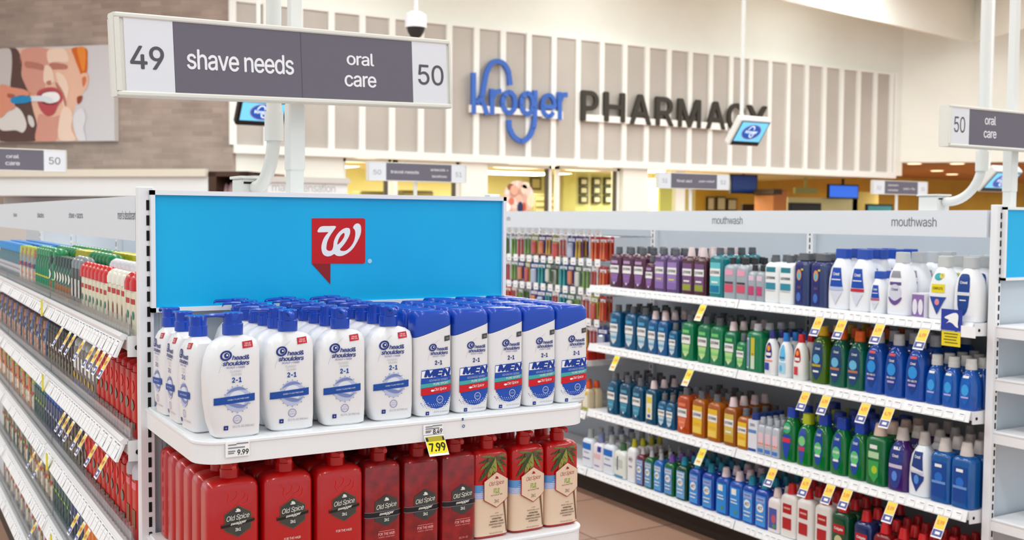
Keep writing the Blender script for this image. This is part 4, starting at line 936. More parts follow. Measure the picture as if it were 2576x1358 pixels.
def mk_red(name):
    S = body_rect(.0515, .031, .200, .018, 5); t = thing(name); b = B(); b.loft(S, red1, 44); b.build('bottle', t); pump_part(t, .2005, .0185, red1, .045, .0345)
    d = D(surfmap(S), .012); cz = .119
    fnt = mat('stag_red', (222, 44, 34), .35)
    for pth in ([(-.006, .158), (.004, .166), (.006, .176), (-.001, .182)], [(.008, .158), (.018, .162), (.022, .172), (.014, .178)], [(-.004, .15), (-.012, .16), (-.010, .172), (-.016, .178)], [(.016, .15), (.026, .156), (.028, .168)], [(.0, .146), (.008, .154), (.016, .15)]):
        d.line(smooth2(pth, 4, False), .0014, fnt, 1)
    hexa(.007, cz, .0262, .031, hexg, d, 1); hexa(.007, cz, .0250, .0295, hexd, d, 2)
    ship(d, .007, cz+.0205, .0058, cr, 3); d.text('Old Spice', .007, cz+.0075, .0125, cr, 3, w=.045, shear=.3, rot=.09)
    d.poly([(-.026, cz-.0105), (.040, cz-.003), (.040, cz+.0035), (-.026, cz-.004)], bkk, 4); d.poly([(-.026, cz-.0048), (.040, cz+.0027), (.040, cz+.0035), (-.026, cz-.004)], hexg, 5)
    d.text('swagger', .008, cz-.0035, .0055, cr, 5, w=.032, shear=.35, rot=.11, bold=.02); d.text('2in1', .007, cz-.0155, .0065, cr, 3, w=.011, bold=.02)
    d.text('FOR THE HAIR', .006, .070, .005, cr, 2, w=.034); d.build('label', t); return t
MAKE['red'] = mk_red
def mk_swag(name):
    S = body_rect(.0425, .030, .198, .014, 5); t = thing(name); b = B(); b.loft(S, red2, 44); b.build('bottle', t); pump_part(t, .1985, .0165, red3, .045, .036)
    d = D(surfmap(S), .010); cz = .098; x0 = .006
    hexa(x0, cz, .0262, .034, hexd, d, 1, .26); ship(d, x0, cz+.0225, .006, cr, 3); d.text('Old Spice', x0, cz+.009, .0125, cr, 3, w=.046, shear=.3, rot=.09)
    d.rect(-.0405, .0405, cz-.0125, cz-.0015, bkk, 2); d.rect(-.0405, .0405, cz-.002, cz-.0012, gy, 3); d.rect(-.0405, .0405, cz-.013, cz-.0122, gy, 3)
    d.text('swagger', x0, cz-.0068, .0062, cr, 4, w=.034, shear=.35, rot=.05, bold=.02); d.text('2in1', x0, cz-.0195, .0068, cr, 3, w=.011, bold=.02)
    pk = mat('print_pink', (232, 150, 150), .5); d.rect(-.012, .024, .0545, .0555, pk, 2); d.text('FOR THE HAIR', x0, .049, .0062, pk, 2, w=.038, bold=.03); d.text('SHAMPOO + CONDITIONER', x0, .0425, .003, pk, 2, w=.036)
    d.text('25.3 FL OZ', x0+.002, .014, .004, pk, 2, w=.022); d.build('label', t); return t
MAKE['swag'] = mk_swag
def mk_fiji(name):
    S = body_rect(.045, .030, .196, .016, 4.6); t = thing(name); bg = mat('bottle_beige', (226, 200, 174), .4, coat=.2)
    b = B(); Z = [0, .006, .092, .120]; f = surfmap(S)
    def sec(z):
        i = max(k for k in range(len(S)-1) if S[k][0] <= z); lo, hi = S[i], S[i+1]; q_ = (z-lo[0])/(hi[0]-lo[0]); return tuple(lo[j]+(hi[j]-lo[j])*q_ for j in range(5))
    ob = mat('print_ocean', (96, 150, 206), .4); ol = mat('print_ocean_pale', (176, 186, 222), .4)
    b.loft([S[0], S[1], sec(.0065)], red1, 44); b.loft([sec(.0065), sec(.05), sec(.09)], bg, 44); b.loft([sec(.09), sec(.104)], ol, 44); b.loft([sec(.104), sec(.121)], ob, 44); b.loft([sec(.121), sec(.15)]+S[2:], red1, 44)
    b.build('bottle', t); pump_part(t, .1965, .0165, red1, .045, .037)
    d = D(f, .010); gr = [mat('leaf_dark', (52, 74, 40), .5), mat('leaf_mid', (94, 116, 52), .5), mat('leaf_light', (150, 150, 72), .5)]
    hub = (.006, .181)
    for k, (a, L_, w_, c_) in enumerate(((196, .044, .006, 0), (215, .048, .008, 1), (232, .066, .010, 0), (250, .060, .012, 2), (268, .055, .010, 2), (300, .046, .007, 1), (322, .04, .006, 0), (170, .036, .005, 1), (10, .030, .005, 1), (345, .033, .006, 0))):
        a = math.radians(a); ex, ez = hub[0]+L_*math.cos(a), hub[1]+L_*math.sin(a)*(1 if math.sin(a) < 0 else .5); ex = max(-.042, min(.042, ex)); mx_, mz = (hub[0]+ex)/2, (hub[1]+ez)/2
        nx, nz = -math.sin(a)*w_/2, math.cos(a)*w_/2
        d.poly(smooth2([hub, (mx_+nx, mz+nz), (ex, ez), (mx_-nx, mz-nz)], 3), gr[c_], 1+k % 3)
        for q_ in (.35, .55, .75):
            px, pz = hub[0]+(ex-hub[0])*q_, hub[1]+(ez-hub[1])*q_; d.line([(px-nx*1.1, pz-nz*1.1), (px+nx*.2+math.cos(a)*.006, pz+nz*.2+math.sin(a)*.006)], .0008, gr[(c_+1) % 3], 5)
    d.ell(-.008, .176, .006, .0045, mat('nut_brown', (104, 74, 66), .5), 6, 12); d.ell(.014, .177, .006, .005, mat('nut_brown', (0, 0, 0)), 6, 12)
    w2 = mat('print_wave', (214, 220, 240), .4)
    for q_ in range(5): d.rect(-.042+.004*q_, -.02+.003*q_, .094+q_*.004, .095+q_*.004, w2, 1)
    wd = mat('print_wood', (120, 84, 58), .5); d.poly([(.026, .085), (.031, .085), (.0405, .010), (.037, .010)], wd, 1)
    cx = .0085; hexa(cx, .108, .0325, .0405, mat('print_crimson', (166, 30, 44), .4), d, 7, .30); hexa(cx, .108, .0308, .0388, bg, d, 8, .30)
    cm = mat('print_crimson', (0, 0, 0)); dk = mat('print_brown', (92, 70, 58), .5)
    ship(d, cx, .134, .005, cm, 9); d.text('Old Spice', cx, .122, .0115, mat('print_dusty_red', (176, 90, 84), .5), 9, w=.038, shear=.3, rot=.06)
    d.text('FIJI', cx, .1055, .011, mat('print_lime', (142, 168, 52), .5), 9, w=.015, bold=.02); d.text('WITH PALM TREE', cx, .0965, .0028, dk, 9, w=.030, rot=.05); d.text('2in1', cx, .083, .0075, dk, 9, w=.0115)
    for i, (w_, h_, bd) in enumerate(((.010, .0022, 0), (.033, .003, 0), (.024, .0036, .03), (.034, .0036, .03), (.040, .0036, .01), (.026, .0036, .01))): d.text(('with', 'MOISTURE LOCK', 'HYDRATING', 'SHAMPOO + COND', 'SHAMPOOING HYDRATANT', 'HYDRATANT')[i], cx+.002, .0555-i*.0062, h_, dk, 2, w=w_, bold=bd)
    d.text('750 mL (25.3 fl oz)', cx, .011, .0036, dk, 2, w=.034); d.build('label', t); return t
MAKE['fiji'] = mk_fiji
# ---- end cap stock
ZA, ZL = CZ-.4239, CZ-.7079
COLX = [.600, .713, .824, .932]
cn = ('leftmost', 'second', 'third', 'fourth')
rows = ['front row', 'second row back', 'third row back', 'fourth row back', 'fifth row back', 'sixth row back']
for c, x in enumerate(COLX):
    n = 1 if c == 0 else 6
    for r in range(n):
        y = (2.036 if c == 0 else 2.052)+r*.064
        o = put('hs', x+(.0 if c else -.002), y, ZA, random.uniform(-.03, .03)+(.02 if c == 0 else 0), 'white pump shampoo bottle, blue pump, %s column of pump bottles, %s' % (cn[c], rows[r]), 'shampoo_bottle', 'bottle', 'white pump shampoo bottles on the end cap', pump=(0 if c == 0 else (math.radians(80) if r == 0 else math.radians(random.uniform(-14, 10)))))
for k, (x, y) in enumerate(((.556, 2.126), (.554, 2.230), (.552, 2.334))):
    put('hs', x, y, ZA, math.radians((-86, -90, -88)[k]), 'white pump shampoo bottle turned sideways by the end cap edge, %s' % ('nearest of three', 'middle of three', 'farthest of three')[k], 'shampoo_bottle', 'bottle', 'white pump shampoo bottles on the end cap', pump=math.radians(8), scale=.95)
MX = [1.026, 1.118, 1.206, 1.294, 1.3815]
for c, x in enumerate(MX):
    for r in range(6):
        if (c, r) in ((0, 5), (1, 5)): continue
        put('men', x-(.018 if c == 4 else 0) if False else x, 2.050+r*.0605, ZA, 0, 'white shampoo bottle for men, slanted blue cap, %s column, %s' % (('leftmost', 'second', 'third', 'fourth', 'rightmost')[c], rows[r]), 'flip_cap_shampoo_bottle', 'bottle', "men's shampoo bottles on the end cap")
for c, x in enumerate((.592, .702, .811)):
    for r in range(6): put('red', x+.003, 2.052+r*.067, ZL, 0, 'bright red pump body wash bottle on lower end cap shelf, %s column, %s' % (('leftmost', 'middle', 'rightmost')[c], rows[r]), 'body_wash_bottle', 'bottle', 'bright red pump bottles', pump=math.radians(85))
for c, x in enumerate((.909, .999, 1.089)):
    for r in range(5): put('swag', x, 2.052+r*.066, ZL, 0, 'dark red pump hair wash bottle with charcoal label, %s column, %s' % (('leftmost', 'middle', 'rightmost')[c], rows[r]), 'body_wash_bottle', 'bottle', 'dark red pump bottles', pump=math.radians(85))
for c, x in enumerate((1.184, 1.280, 1.372)):
    for r in range(3 if c < 2 else 2): put('fiji', x-.012, 2.055+r*.068, ZL, 0, 'beige and red palm print pump bottle, %s column, %s' % (('leftmost', 'middle', 'rightmost')[c], rows[r]), 'body_wash_bottle', 'bottle', 'palm print pump bottles', pump=math.radians(85))
# ---- generic shelf products
def spec(w, dp, h, body, cap, lab, shape='rect', trans=0, capmat=None):
    """w, dp half sizes; h body height; body colour; cap=(colour, r, height, shape)"""
    def mk(name):
        t = thing(name); bm = mat('liquid_%d_%d_%d' % body if trans else 'body_%d_%d_%d' % body, body, .09 if trans else .33, coat=.6 if trans else .2, trans=trans*1.3)
        if shape == 'rect': S = body_rect(w, dp, h, min(w, .03)*.8, 4.5, cap[1]*.9)
        elif shape == 'jug': S = [(0, -w*.86, w*.86, dp*.85, 3), (.006, -w*.95, w*.95, dp, 3.2), (h*.3, -w, w, dp, 3), (h*.6, -w*.96, w*.96, dp*.97, 3), (h*.8, -w*.82, w*.82, dp*.9, 2.8), (h*.93, -w*.56, w*.56, dp*.75, 2.4), (h, -cap[1]*.9, cap[1]*.9, cap[1]*.85, 2)]
        elif shape == 'round': S = [(0, -w*.9, w*.9, dp*.9, 2), (.006, -w, w, dp, 2), (h*.82, -w, w, dp, 2), (h*.93, -w*.82, w*.82, dp*.82, 2), (h, -cap[1]*.8, cap[1]*.8, cap[1]*.8, 2)]
        elif shape == 'box': S = [(0, -w, w, dp, 14), (h, -w, w, dp, 14)]
        elif shape == 'stick': S = [(0, -w*.93, w*.93, dp*.92, 3), (.004, -w, w, dp, 3), (h, -w, w, dp, 3)]
        b = B(); b.loft(S, bm, 28); b.build('bottle' if shape != 'box' else 'carton', t)
        if cap:
            cc, r, ch, cs = cap; cm = mat('cap_%d_%d_%d' % cc, cc, .35, coat=.2); b = B(); z = h+.0005
            if cs == 'cyl': b.loft([(z, -r, r, r, 2), (z+ch*.45, -r, r, r, 2), (z+ch*.48, -r*.94, r*.94, r*.94, 2), (z+ch*.95, -r*.93, r*.93, r*.93, 2), (z+ch, -r*.85, r*.85, r*.85, 2)], cm, 20)
            elif cs == 'cone': b.loft([(z, -r, r, r, 2), (z+ch*.9, -r*.74, r*.74, r*.74, 2), (z+ch, -r*.64, r*.64, r*.64, 2)], cm, 20)
            elif cs == 'sq': b.loft([(z, -r, r, r*.8, 4), (z+ch*.95, -r*.93, r*.93, r*.76, 4), (z+ch, -r*.86, r*.86, r*.7, 4)], cm, 24)
            elif cs == 'ball': b.loft([(z, -r, r, r*.9, 2.4), (z+ch*.45, -r, r, r*.9, 2.4), (z+ch*.75, -r*.8, r*.8, r*.72, 2.2), (z+ch*.93, -r*.45, r*.45, r*.42, 2), (z+ch, -r*.15, r*.15, r*.15, 2)], cm, 20)
            elif cs == 'full': b.loft([(z, -w, w, dp, 3), (z+ch*.85, -w*.97, w*.97, dp*.95, 3), (z+ch, -w*.8, w*.8, dp*.8, 3)], cm, 24)
            b.build('cap', t)
        if lab:
            d = D(surfmap(S), .02); wl = w*({'jug': .84, 'rect': .93}.get(shape, 1))
            for l, it in enumerate(lab):
                k = it[0]; c = mat('ink_%d_%d_%d' % it[-1], it[-1], .5)
                if k == 'r': d.rect(it[1]*wl, it[2]*wl, it[3]*h, it[4]*h, c, l+1)
                elif k == 'e': d.ell(it[1]*wl, it[2]*h, it[3]*wl, it[4]*h, c, l+1, 22)
                elif k == 'p': d.poly([(x*wl, z*h) for x, z in it[1]], c, l+1)
                elif k == 't': d.text(it[1], it[2]*wl, it[3]*h, it[4]*h, c, l+1, w=it[5]*wl, bold=.02)
            d.build('label', t)
        return t
    return mk
WH = (240, 240, 238); DK = (52, 50, 54); GC = (98, 102, 108); PC = (226, 206, 208)
def LL(top, mid, low):   # the boxed word label with a shield below
    return [('p', [(-.72, .42), (.72, .42), (.55, .2), (0, .08), (-.55, .2)], low), ('r', -.6, .6, .72, .8, top), ('r', -.8, .8, .44, .66, WH), ('t', 'LISTERINE', 0, .57, .07, 1.4, DK), ('r', -.55, .55, .26, .32, mid), ('e', 0, .14, .12, .03, WH)]
def LF(a, b_, c_):       # full rectangle label
    return [('r', -.8, .8, .10, .82, a), ('r', -.8, .8, .5, .68, WH), ('t', 'LISTERINE', 0, .59, .07, 1.4, DK), ('r', -.7, .7, .12, .28, b_), ('r', -.5, .5, .34, .38, c_)]
def CR(top, bot, tri):   # trapezoid and band
    return [('p', [(-.45, .82), (.45, .82), (.72, .45), (-.72, .45)], top), ('t', 'Crest', 0, .7, .06, .7, WH), ('r', -.5, .5, .58, .60, WH), ('r', -.75, .75, .38, .44, bot), ('p', [(-.7, .36), (.7, .36), (0, .1)], tri)]
def OV(bg, mid, acc):    # long oval label
    return [('p', smooth2([(-.5, .84), (.5, .84), (.72, .6), (.72, .3), (0, .08), (-.72, .3), (-.72, .6)], 3), bg), ('t', 'Crest', .1, .74, .05, .7, WH), ('e', 0, .52, .5, .1, mid), ('r', -.62, .62, .36, .41, acc), ('r', -.4, .4, .24, .28, WH)]
def AC(bg, tp, leaf=None):
    r = [('r', -.82, .82, .06, .84, bg), ('r', -.7, .7, .66, .8, tp), ('t', 'Anticavity', 0, .74, .04, 1.1, nvc), ('e', 0, .52, .55, .11, WH), ('t', 'ACT', 0, .52, .09, .75, (40, 50, 90)), ('r', -.6, .6, .30, .33, WH), ('r', -.5, .5, .2, .23, WH)]
    return r if not leaf else [('r', -.82, .82, .06, .84, bg), ('r', -.5, .3, .64, .8, WH), ('r', -.6, .4, .5, .53, WH), ('r', -.6, .5, .42, .45, WH), ('e', .3, .2, .2, .05, leaf)]
nvc = (36, 58, 130)
K = {
 'LP': (.050, .033, .185, (92, 34, 68), (GC, .019, .036, 'cyl'), LL((186, 150, 196), (150, 110, 176), (142, 104, 168)), 'rect', .25, 'deep purple mouthwash bottle'),
 'LPs': (.036, .027, .150, (92, 34, 68), (GC, .016, .032, 'cyl'), LL((186, 150, 196), (150, 110, 176), (142, 104, 168)), 'rect', .25, 'small purple mouthwash bottle'),
 'LV': (.046, .031, .190, (104, 72, 128), (GC, .019, .034, 'cyl'), LF((156, 128, 188), (138, 108, 176), (214, 204, 120)), 'rect', .2, 'lilac labelled mouthwash bottle'),
 'LM': (.045, .031, .190, (84, 22, 38), (PC, .020, .044, 'cone'), LF((120, 84, 130), (150, 160, 60), WH), 'rect', .25, 'maroon mouthwash bottle with pale cap'),
 'LT': (.048, .032, .205, (16, 146, 158), (GC, .019, .034, 'cyl'), LF((100, 196, 200), (20, 120, 160), WH), 'rect', .3, 'teal mouthwash bottle'),
 'LC': (.040, .028, .165, (204, 216, 224), (DK, .016, .030, 'cyl'), [('r', -.7, .7, .68, .84, (232, 160, 186)), ('r', -.75, .75, .44, .5, (80, 60, 66)), ('r', -.75, .75, .2, .42, (210, 84, 110))], 'rect', .35, 'clear pink labelled mouthwash bottle'),
 'LCs': (.026, .024, .140, (204, 216, 224), (DK, .014, .026, 'cyl'), [('r', -.7, .7, .68, .84, (226, 196, 216)), ('r', -.75, .75, .2, .5, (190, 70, 116))], 'rect', .35, 'small clear pink mouthwash bottle'),
 'LW': (.044, .031, .185, (236, 238, 238), (GC, .019, .032, 'cyl'), [('r', -.7, .7, .76, .88, (40, 130, 146)), ('t', 'LISTERINE', 0, .62, .06, 1.4, DK), ('r', -.75, .75, .34, .5, (52, 140, 164)), ('r', -.7, .7, .3, .32, (190, 200, 200))], 'rect', 0, 'white teal labelled mouthwash bottle'),
 'NB': (.044, .034, .200, (50, 66, 118), (GC, .030, .030, 'sq'), [('r', -.7, .3, .05, .95, (40, 44, 110)), ('e', -.2, .68, .32, .12, (226, 150, 90)), ('e', -.2, .66, .2, .08, (90, 180, 200)), ('r', .1, .4, .78, .82, (220, 206, 60)), ('e', -.2, .2, .3, .1, (70, 110, 190)), ('r', -.4, .1, .38, .44, (90, 70, 100))], 'rect', .15, 'navy square shouldered mouthwash bottle'),
 'CW': (.056, .036, .215, (240, 242, 246), ((40, 80, 176), .030, .040, 'sq'), CR((24, 76, 176), (180, 196, 230), (214, 220, 234)), 'jug', 0, 'white whitening rinse bottle with blue cap'),
 'CWr': (.056, .036, .215, (240, 242, 246), ((40, 80, 176), .030, .040, 'sq'), CR((24, 76, 176), (190, 40, 70), (214, 220, 234)), 'jug', 0, 'white rinse bottle with red striped blue label'),
 'CWx': (.034, .026, .140, (240, 242, 246), ((40, 80, 176), .022, .030, 'sq'), CR((24, 76, 176), (190, 90, 110), (214, 220, 234)), 'jug', 0, 'small white rinse bottle with blue label'),
 'CWs': (.054, .036, .208, (240, 241, 246), ((196, 200, 202), .027, .042, 'sq'), [('p', [(-.4, .85), (.4, .85), (.55, .72), (-.55, .72)], (150, 150, 160)), ('r', -.6, .6, .58, .64, (96, 74, 140)), ('e', 0, .44, .62, .16, (210, 212, 226)), ('p', smooth2([(-.7, .36), (0, .28), (.7, .36), (.5, .26), (0, .2), (-.5, .26)], 3), (106, 78, 148)), ('t', 'Crest', 0, .5, .05, .7, (110, 100, 150))], 'jug', 0, 'white purple banded rinse bottle with silver cap'),
 'CPs': (.030, .024, .095, (232, 230, 240), None, [('r', -.95, .95, .05, .95, (140, 110, 170)), ('e', -.45, .45, .38, .32, (232, 230, 240)), ('e', .45, .45, .38, .32, (232, 230, 240))], 'box', 0, 'small purple twin pack of rinse'),
 'CWy': (.055, .036, .200, (240, 241, 243), ((196, 200, 198), .027, .042, 'sq'), [('e', 0, .82, .4, .07, (60, 170, 180)), ('e', .3, .84, .2, .05, (230, 200, 40)), ('r', -.62, .62, .52, .68, (232, 214, 30)), ('t', 'COMPLETE', 0, .6, .05, 1.0, (120, 100, 20)), ('p', [(-.8, .44), (.8, .44), (0, .1)], (40, 70, 160)), ('e', 0, .34, .22, .06, (220, 140, 150))], 'jug', 0, 'white rinse bottle with yellow label and blue triangle'),
 'CWn': (.055, .036, .200, (240, 241, 243), ((186, 190, 192), .027, .042, 'sq'), [('p', smooth2([(-.5, .82), (0, .9), (.5, .82), (.5, .3), (0, .12), (-.5, .3)], 3), (26, 66, 138)), ('t', 'Crest', 0, .74, .05, .7, WH), ('r', -.62, .62, .5, .56, (220, 222, 226)), ('r', -.3, .3, .4, .42, WH)], 'jug', 0, 'white rinse bottle with long navy label'),
 'LB': (.052, .033, .195, (4, 104, 154), (GC, .019, .036, 'cyl'), LL((80, 160, 206), (120, 180, 214), (196, 216, 224)), 'rect', .3, 'blue mouthwash bottle with boxed label'),
 'LBw': (.042, .030, .180, (6, 106, 174), (PC, .020, .042, 'cone'), LL((80, 160, 206), (120, 180, 214), (196, 216, 224)), 'rect', .3, 'blue mouthwash bottle with pale cap'),
 'LBs': (.032, .025, .140, (4, 104, 154), (GC, .015, .034, 'cyl'), LL((80, 160, 206), (120, 180, 214), (196, 216, 224)), 'rect', .3, 'small blue mouthwash bottle'),
 'LBy': (.048, .032, .185, (4, 90, 128), (PC, .020, .042, 'cone'), [('r', -.6, .6, .15, .85, (236, 236, 214)), ('r', -.5, .5, .6, .78, (226, 206, 80)), ('e', 0, .4, .3, .08, (226, 206, 80)), ('r', -.3, .3, .2, .28, (60, 90, 170))], 'rect', .3, 'dark teal mouthwash bottle with yellow label'),
 'LBq': (.050, .033, .185, (4, 94, 134), (GC, .019, .040, 'cyl'), LL((90, 160, 190), (110, 170, 196), (70, 150, 180)), 'rect', .3, 'dark teal mouthwash bottle'),
 'LG': (.050, .033, .190, (8, 150, 94), (GC, .019, .036, 'cyl'), LL((120, 206, 120), (130, 210, 130), (178, 220, 140)), 'rect', .3, 'green mouthwash bottle with boxed label'),
 'LGw': (.044, .031, .175, (8, 142, 94), (PC, .020, .042, 'cone'), LL((120, 206, 120), (130, 210, 130), (178, 220, 140)), 'rect', .3, 'green mouthwash bottle with pale cap'),
 'LGs': (.032, .025, .135, (8, 150, 94), (GC, .015, .034, 'cyl'), LL((120, 206, 120), (130, 210, 130), (178, 220, 140)), 'rect', .3, 'small green mouthwash bottle'),
 'LGy': (.054, .034, .190, (4, 148, 92), ((206, 206, 214), .019, .032, 'cyl'), [('r', -.85, -.5, .08, .82, (200, 210, 236)), ('r', -.75, -.6, .12, .78, (60, 80, 150)), ('r', -.2, .35, .08, .84, (206, 222, 196)), ('r', -.2, .35, .4, .84, (204, 190, 60)), ('r', -.05, .2, .42, .46, (120, 130, 60))], 'rect', .3, 'green mouthwash bottle with upright yellow label'),
 'TWn': (.040, .026, .165, (240, 240, 240), ((52, 52, 130), .015, .036, 'cyl'), [('p', smooth2([(-.6, .5), (-.5, .78), (0, .9), (.5, .78), (.6, .5)], 3), (40, 44, 120)), ('e', 0, .74, .35, .08, (240, 150, 50)), ('r', -.5, .5, .54, .62, WH), ('r', -.7, .8, .38, .42, (240, 130, 110)), ('r', -.7, .2, .14, .34, (50, 70, 170))], 'jug', 0, 'white tooth rinse bottle with navy cap'),
 'TWb': (.040, .026, .160, (240, 240, 240), ((30, 120, 206), .015, .038, 'cyl'), [('p', smooth2([(-.6, .5), (-.4, .8), (0, .92), (.4, .8), (.6, .5)], 3), (100, 190, 236)), ('t', 'fluoride', 0, .56, .06, 1.0, (30, 40, 60)), ('r', -.7, .7, .12, .42, (170, 214, 236)), ('e', -.2, .25, .3, .09, (90, 180, 226))], 'jug', 0, 'white tooth rinse bottle with sky blue cap'),
 'TWr': (.040, .026, .165, (240, 240, 236), ((206, 36, 46), .015, .036, 'cyl'), [('p', smooth2([(-.6, .5), (-.5, .75), (0, .86), (.5, .75), (.6, .5)], 3), (176, 30, 36)), ('e', 0, .72, .3, .07, (240, 150, 50)), ('r', -.5, .5, .52, .6, WH), ('r', -.6, .2, .14, .36, (204, 60, 72))], 'jug', 0, 'white tooth rinse bottle with red cap'),
 'CO': (.054, .034, .205, (80, 124, 14), ((214, 170, 18), .021, .040, 'cyl'), OV((28, 62, 112), (100, 180, 220), (196, 164, 40)), 'jug', .25, 'olive green rinse bottle with yellow cap'),
 'CG': (.054, .034, .200, (2, 112, 84), ((226, 98, 26), .022, .042, 'cyl'), OV((28, 66, 116), (110, 190, 226), (190, 120, 80)), 'jug', .25, 'dark green rinse bottle with orange cap'),
 'CB': (.058, .036, .205, (8, 92, 204), ((196, 198, 200), .022, .044, 'cyl'), [('p', smooth2([(-.4, .8), (.4, .8), (.62, .5), (.5, .3), (0, .12), (-.5, .3), (-.62, .5)], 3), (20, 60, 140)), ('r', -.35, .35, .8, .85, (226, 90, 90)), ('t', 'Crest', 0, .71, .05, .6, WH), ('e', 0, .54, .5, .12, (48, 150, 226)), ('t', 'PRO-HEALTH', 0, .38, .04, 1.0, WH), ('r', -.4, .4, .28, .32, (190, 170, 220))], 'jug', .3, 'blue rinse bottle with silver cap'),
 'CBs': (.048, .032, .150, (8, 102, 208), ((214, 214, 210), .021, .040, 'cyl'), [('p', smooth2([(-.4, .8), (.4, .8), (.62, .5), (.5, .3), (0, .12), (-.5, .3), (-.62, .5)], 3), (24, 96, 186)), ('r', -.4, .4, .8, .86, WH), ('e', 0, .5, .5, .14, (60, 160, 230)), ('r', -.5, .5, .3, .34, (190, 180, 226))], 'jug', .3, 'short blue rinse bottle with silver cap'),
 'LO': (.050, .033, .190, (220, 88, 18), (GC, .019, .036, 'cyl'), LL((236, 130, 100), (240, 150, 110), (230, 120, 90)), 'rect', .3, 'orange mouthwash bottle'),
 'LA': (.050, .033, .190, (206, 112, 12), (GC, .019, .036, 'cyl'), LF((236, 190, 54), (240, 204, 90), (236, 180, 40)), 'rect', .3, 'amber mouthwash bottle with yellow label'),
 'LAw': (.045, .031, .185, (186, 98, 10), (PC, .021, .044, 'cone'), LF((214, 186, 90), (206, 160, 40), WH), 'rect', .3, 'amber mouthwash bottle with pale cap'),
 'LAs': (.038, .028, .155, (206, 112, 12), (GC, .017, .034, 'cyl'), LF((236, 190, 54), (240, 204, 90), (236, 180, 40)), 'rect', .3, 'small amber mouthwash bottle'),
 'BX': (.034, .028, .150, (226, 228, 236), ((30, 60, 130), .020, .028, 'cyl'), [('r', -.85, .85, .6, .7, (90, 140, 200)), ('r', -.85, .85, .04, .12, (40, 70, 140)), ('t', 'ZERO', 0, .85, .08, 1.1, (120, 120, 140))], 'box', 0, 'white and navy boxed rinse'),
 'CL': (.026, .022, .140, (210, 216, 226), ((170, 176, 184), .013, .030, 'cyl'), [('r', -.8, .8, .3, .72, (226, 196, 206)), ('r', -.8, .8, .34, .4, (226, 130, 90)), ('r', -.8, .8, .08, .2, (70, 120, 200))], 'rect', .2, 'small clear rinse bottle with coral stripe'),
 'SG': (.054, .035, .190, (2, 138, 62), ((24, 62, 170), .026, .050, 'sq'), [('p', smooth2([(-.3, .9), (.3, .9), (.55, .6), (.5, .3), (0, .1), (-.5, .3), (-.55, .6)], 3), (26, 70, 160)), ('t', 'Crest', 0, .8, .06, .6, WH), ('e', 0, .48, .5, .15, (90, 196, 120)), ('t', 'scope', 0, .5, .07, .8, WH), ('r', -.35, .35, .3, .35, WH)], 'jug', .3, 'green mint rinse bottle with blue cap'),
 'SGr': (.050, .034, .195, (2, 138, 62), ((24, 62, 170), .024, .044, 'sq'), [('p', smooth2([(-.55, .6), (.55, .6), (.6, .4), (.2, .1), (-.2, .1), (-.6, .4)], 3), (30, 70, 170)), ('e', 0, .76, .55, .12, (60, 170, 120)), ('t', 'scope', 0, .76, .08, .8, WH), ('r', -.6, .6, .44, .54, (214, 50, 70))], 'jug', .3, 'green rinse bottle with red and blue label'),
 'SGy': (.050, .034, .180, (4, 150, 52), ((176, 190, 20), .024, .044, 'sq'), [('p', smooth2([(-.4, .86), (.4, .86), (.5, .5), (.2, .1), (-.2, .1), (-.5, .5)], 3), (50, 80, 170)), ('e', 0, .6, .5, .12, (130, 206, 130)), ('r', -.45, .45, .36, .46, (200, 60, 90))], 'jug', .3, 'green rinse bottle with lime cap'),
 'SGl': (.056, .036, .200, (2, 132, 70), ((224, 196, 180), .027, .050, 'cone'), [('r', -.45, .35, .74, .82, WH), ('r', -.6, .55, .55, .68, (180, 216, 170)), ('p', [(-.6, .5), (.55, .5), (.5, .2), (.1, .05), (-.5, .2)], (60, 160, 80)), ('e', .1, .32, .3, .08, (176, 204, 40))], 'rect', .3, 'green rinse bottle with lime slice label'),
 'SP': (.058, .036, .200, (76, 32, 124), ((206, 196, 190), .026, .050, 'cone'), [('p', smooth2([(-.5, .92), (.5, .92), (.75, .5), (.4, .1), (-.4, .1), (-.75, .5)], 3), (44, 60, 136)), ('r', -.3, .4, .82, .88, WH), ('t', 'Crest', 0, .7, .06, .7, WH), ('r', -.74, .74, .46, .53, (206, 192, 216)), ('e', 0, .3, .3, .1, (90, 140, 220))], 'jug', .25, 'violet rinse bottle with navy label'),
 'SW': (.058, .036, .200, (232, 236, 240), ((196, 188, 182), .024, .050, 'cone'), [('p', [(-.4, .88), (.45, .88), (.62, .52), (-.62, .58)], (36, 62, 132)), ('t', 'Crest', 0, .78, .06, .6, WH), ('p', [(-.7, .48), (.74, .42), (.7, .34), (.0, .1), (-.5, .3)], (30, 60, 136)), ('e', 0, .34, .26, .09, (80, 140, 214)), ('r', -.64, .66, .46, .5, (206, 200, 220))], 'jug', 0, 'white rinse bottle with split navy label'),
 'SB': (.055, .036, .195, (6, 106, 192), ((206, 196, 190), .025, .050, 'cone'), [('r', -.7, .7, .12, .8, (18, 70, 150)), ('r', -.4, .3, .7, .76, WH), ('e', 0, .5, .4, .1, (40, 110, 200)), ('r', -.7, .7, .38, .43, (110, 150, 210))], 'rect', .3, 'bright blue rinse bottle'),
 'AWy': (.034, .026, .190, (236, 236, 238), ((196, 190, 30), .015, .042, 'cone'), [('e', 0, .66, .6, .09, (206, 206, 214)), ('t', 'ACT', 0, .66, .07, .9, (60, 56, 80)), ('t', 'KIDS', 0, .46, .05, .9, (100, 96, 110))], 'rect', 0, 'white rinse bottle with yellow cone cap'),
 'AR': (.034, .027, .165, (120, 26, 50), ((196, 186, 190), .013, .034, 'cone'), AC((110, 150, 206), (186, 200, 226)), 'rect', .3, 'dark red fluoride rinse bottle'),
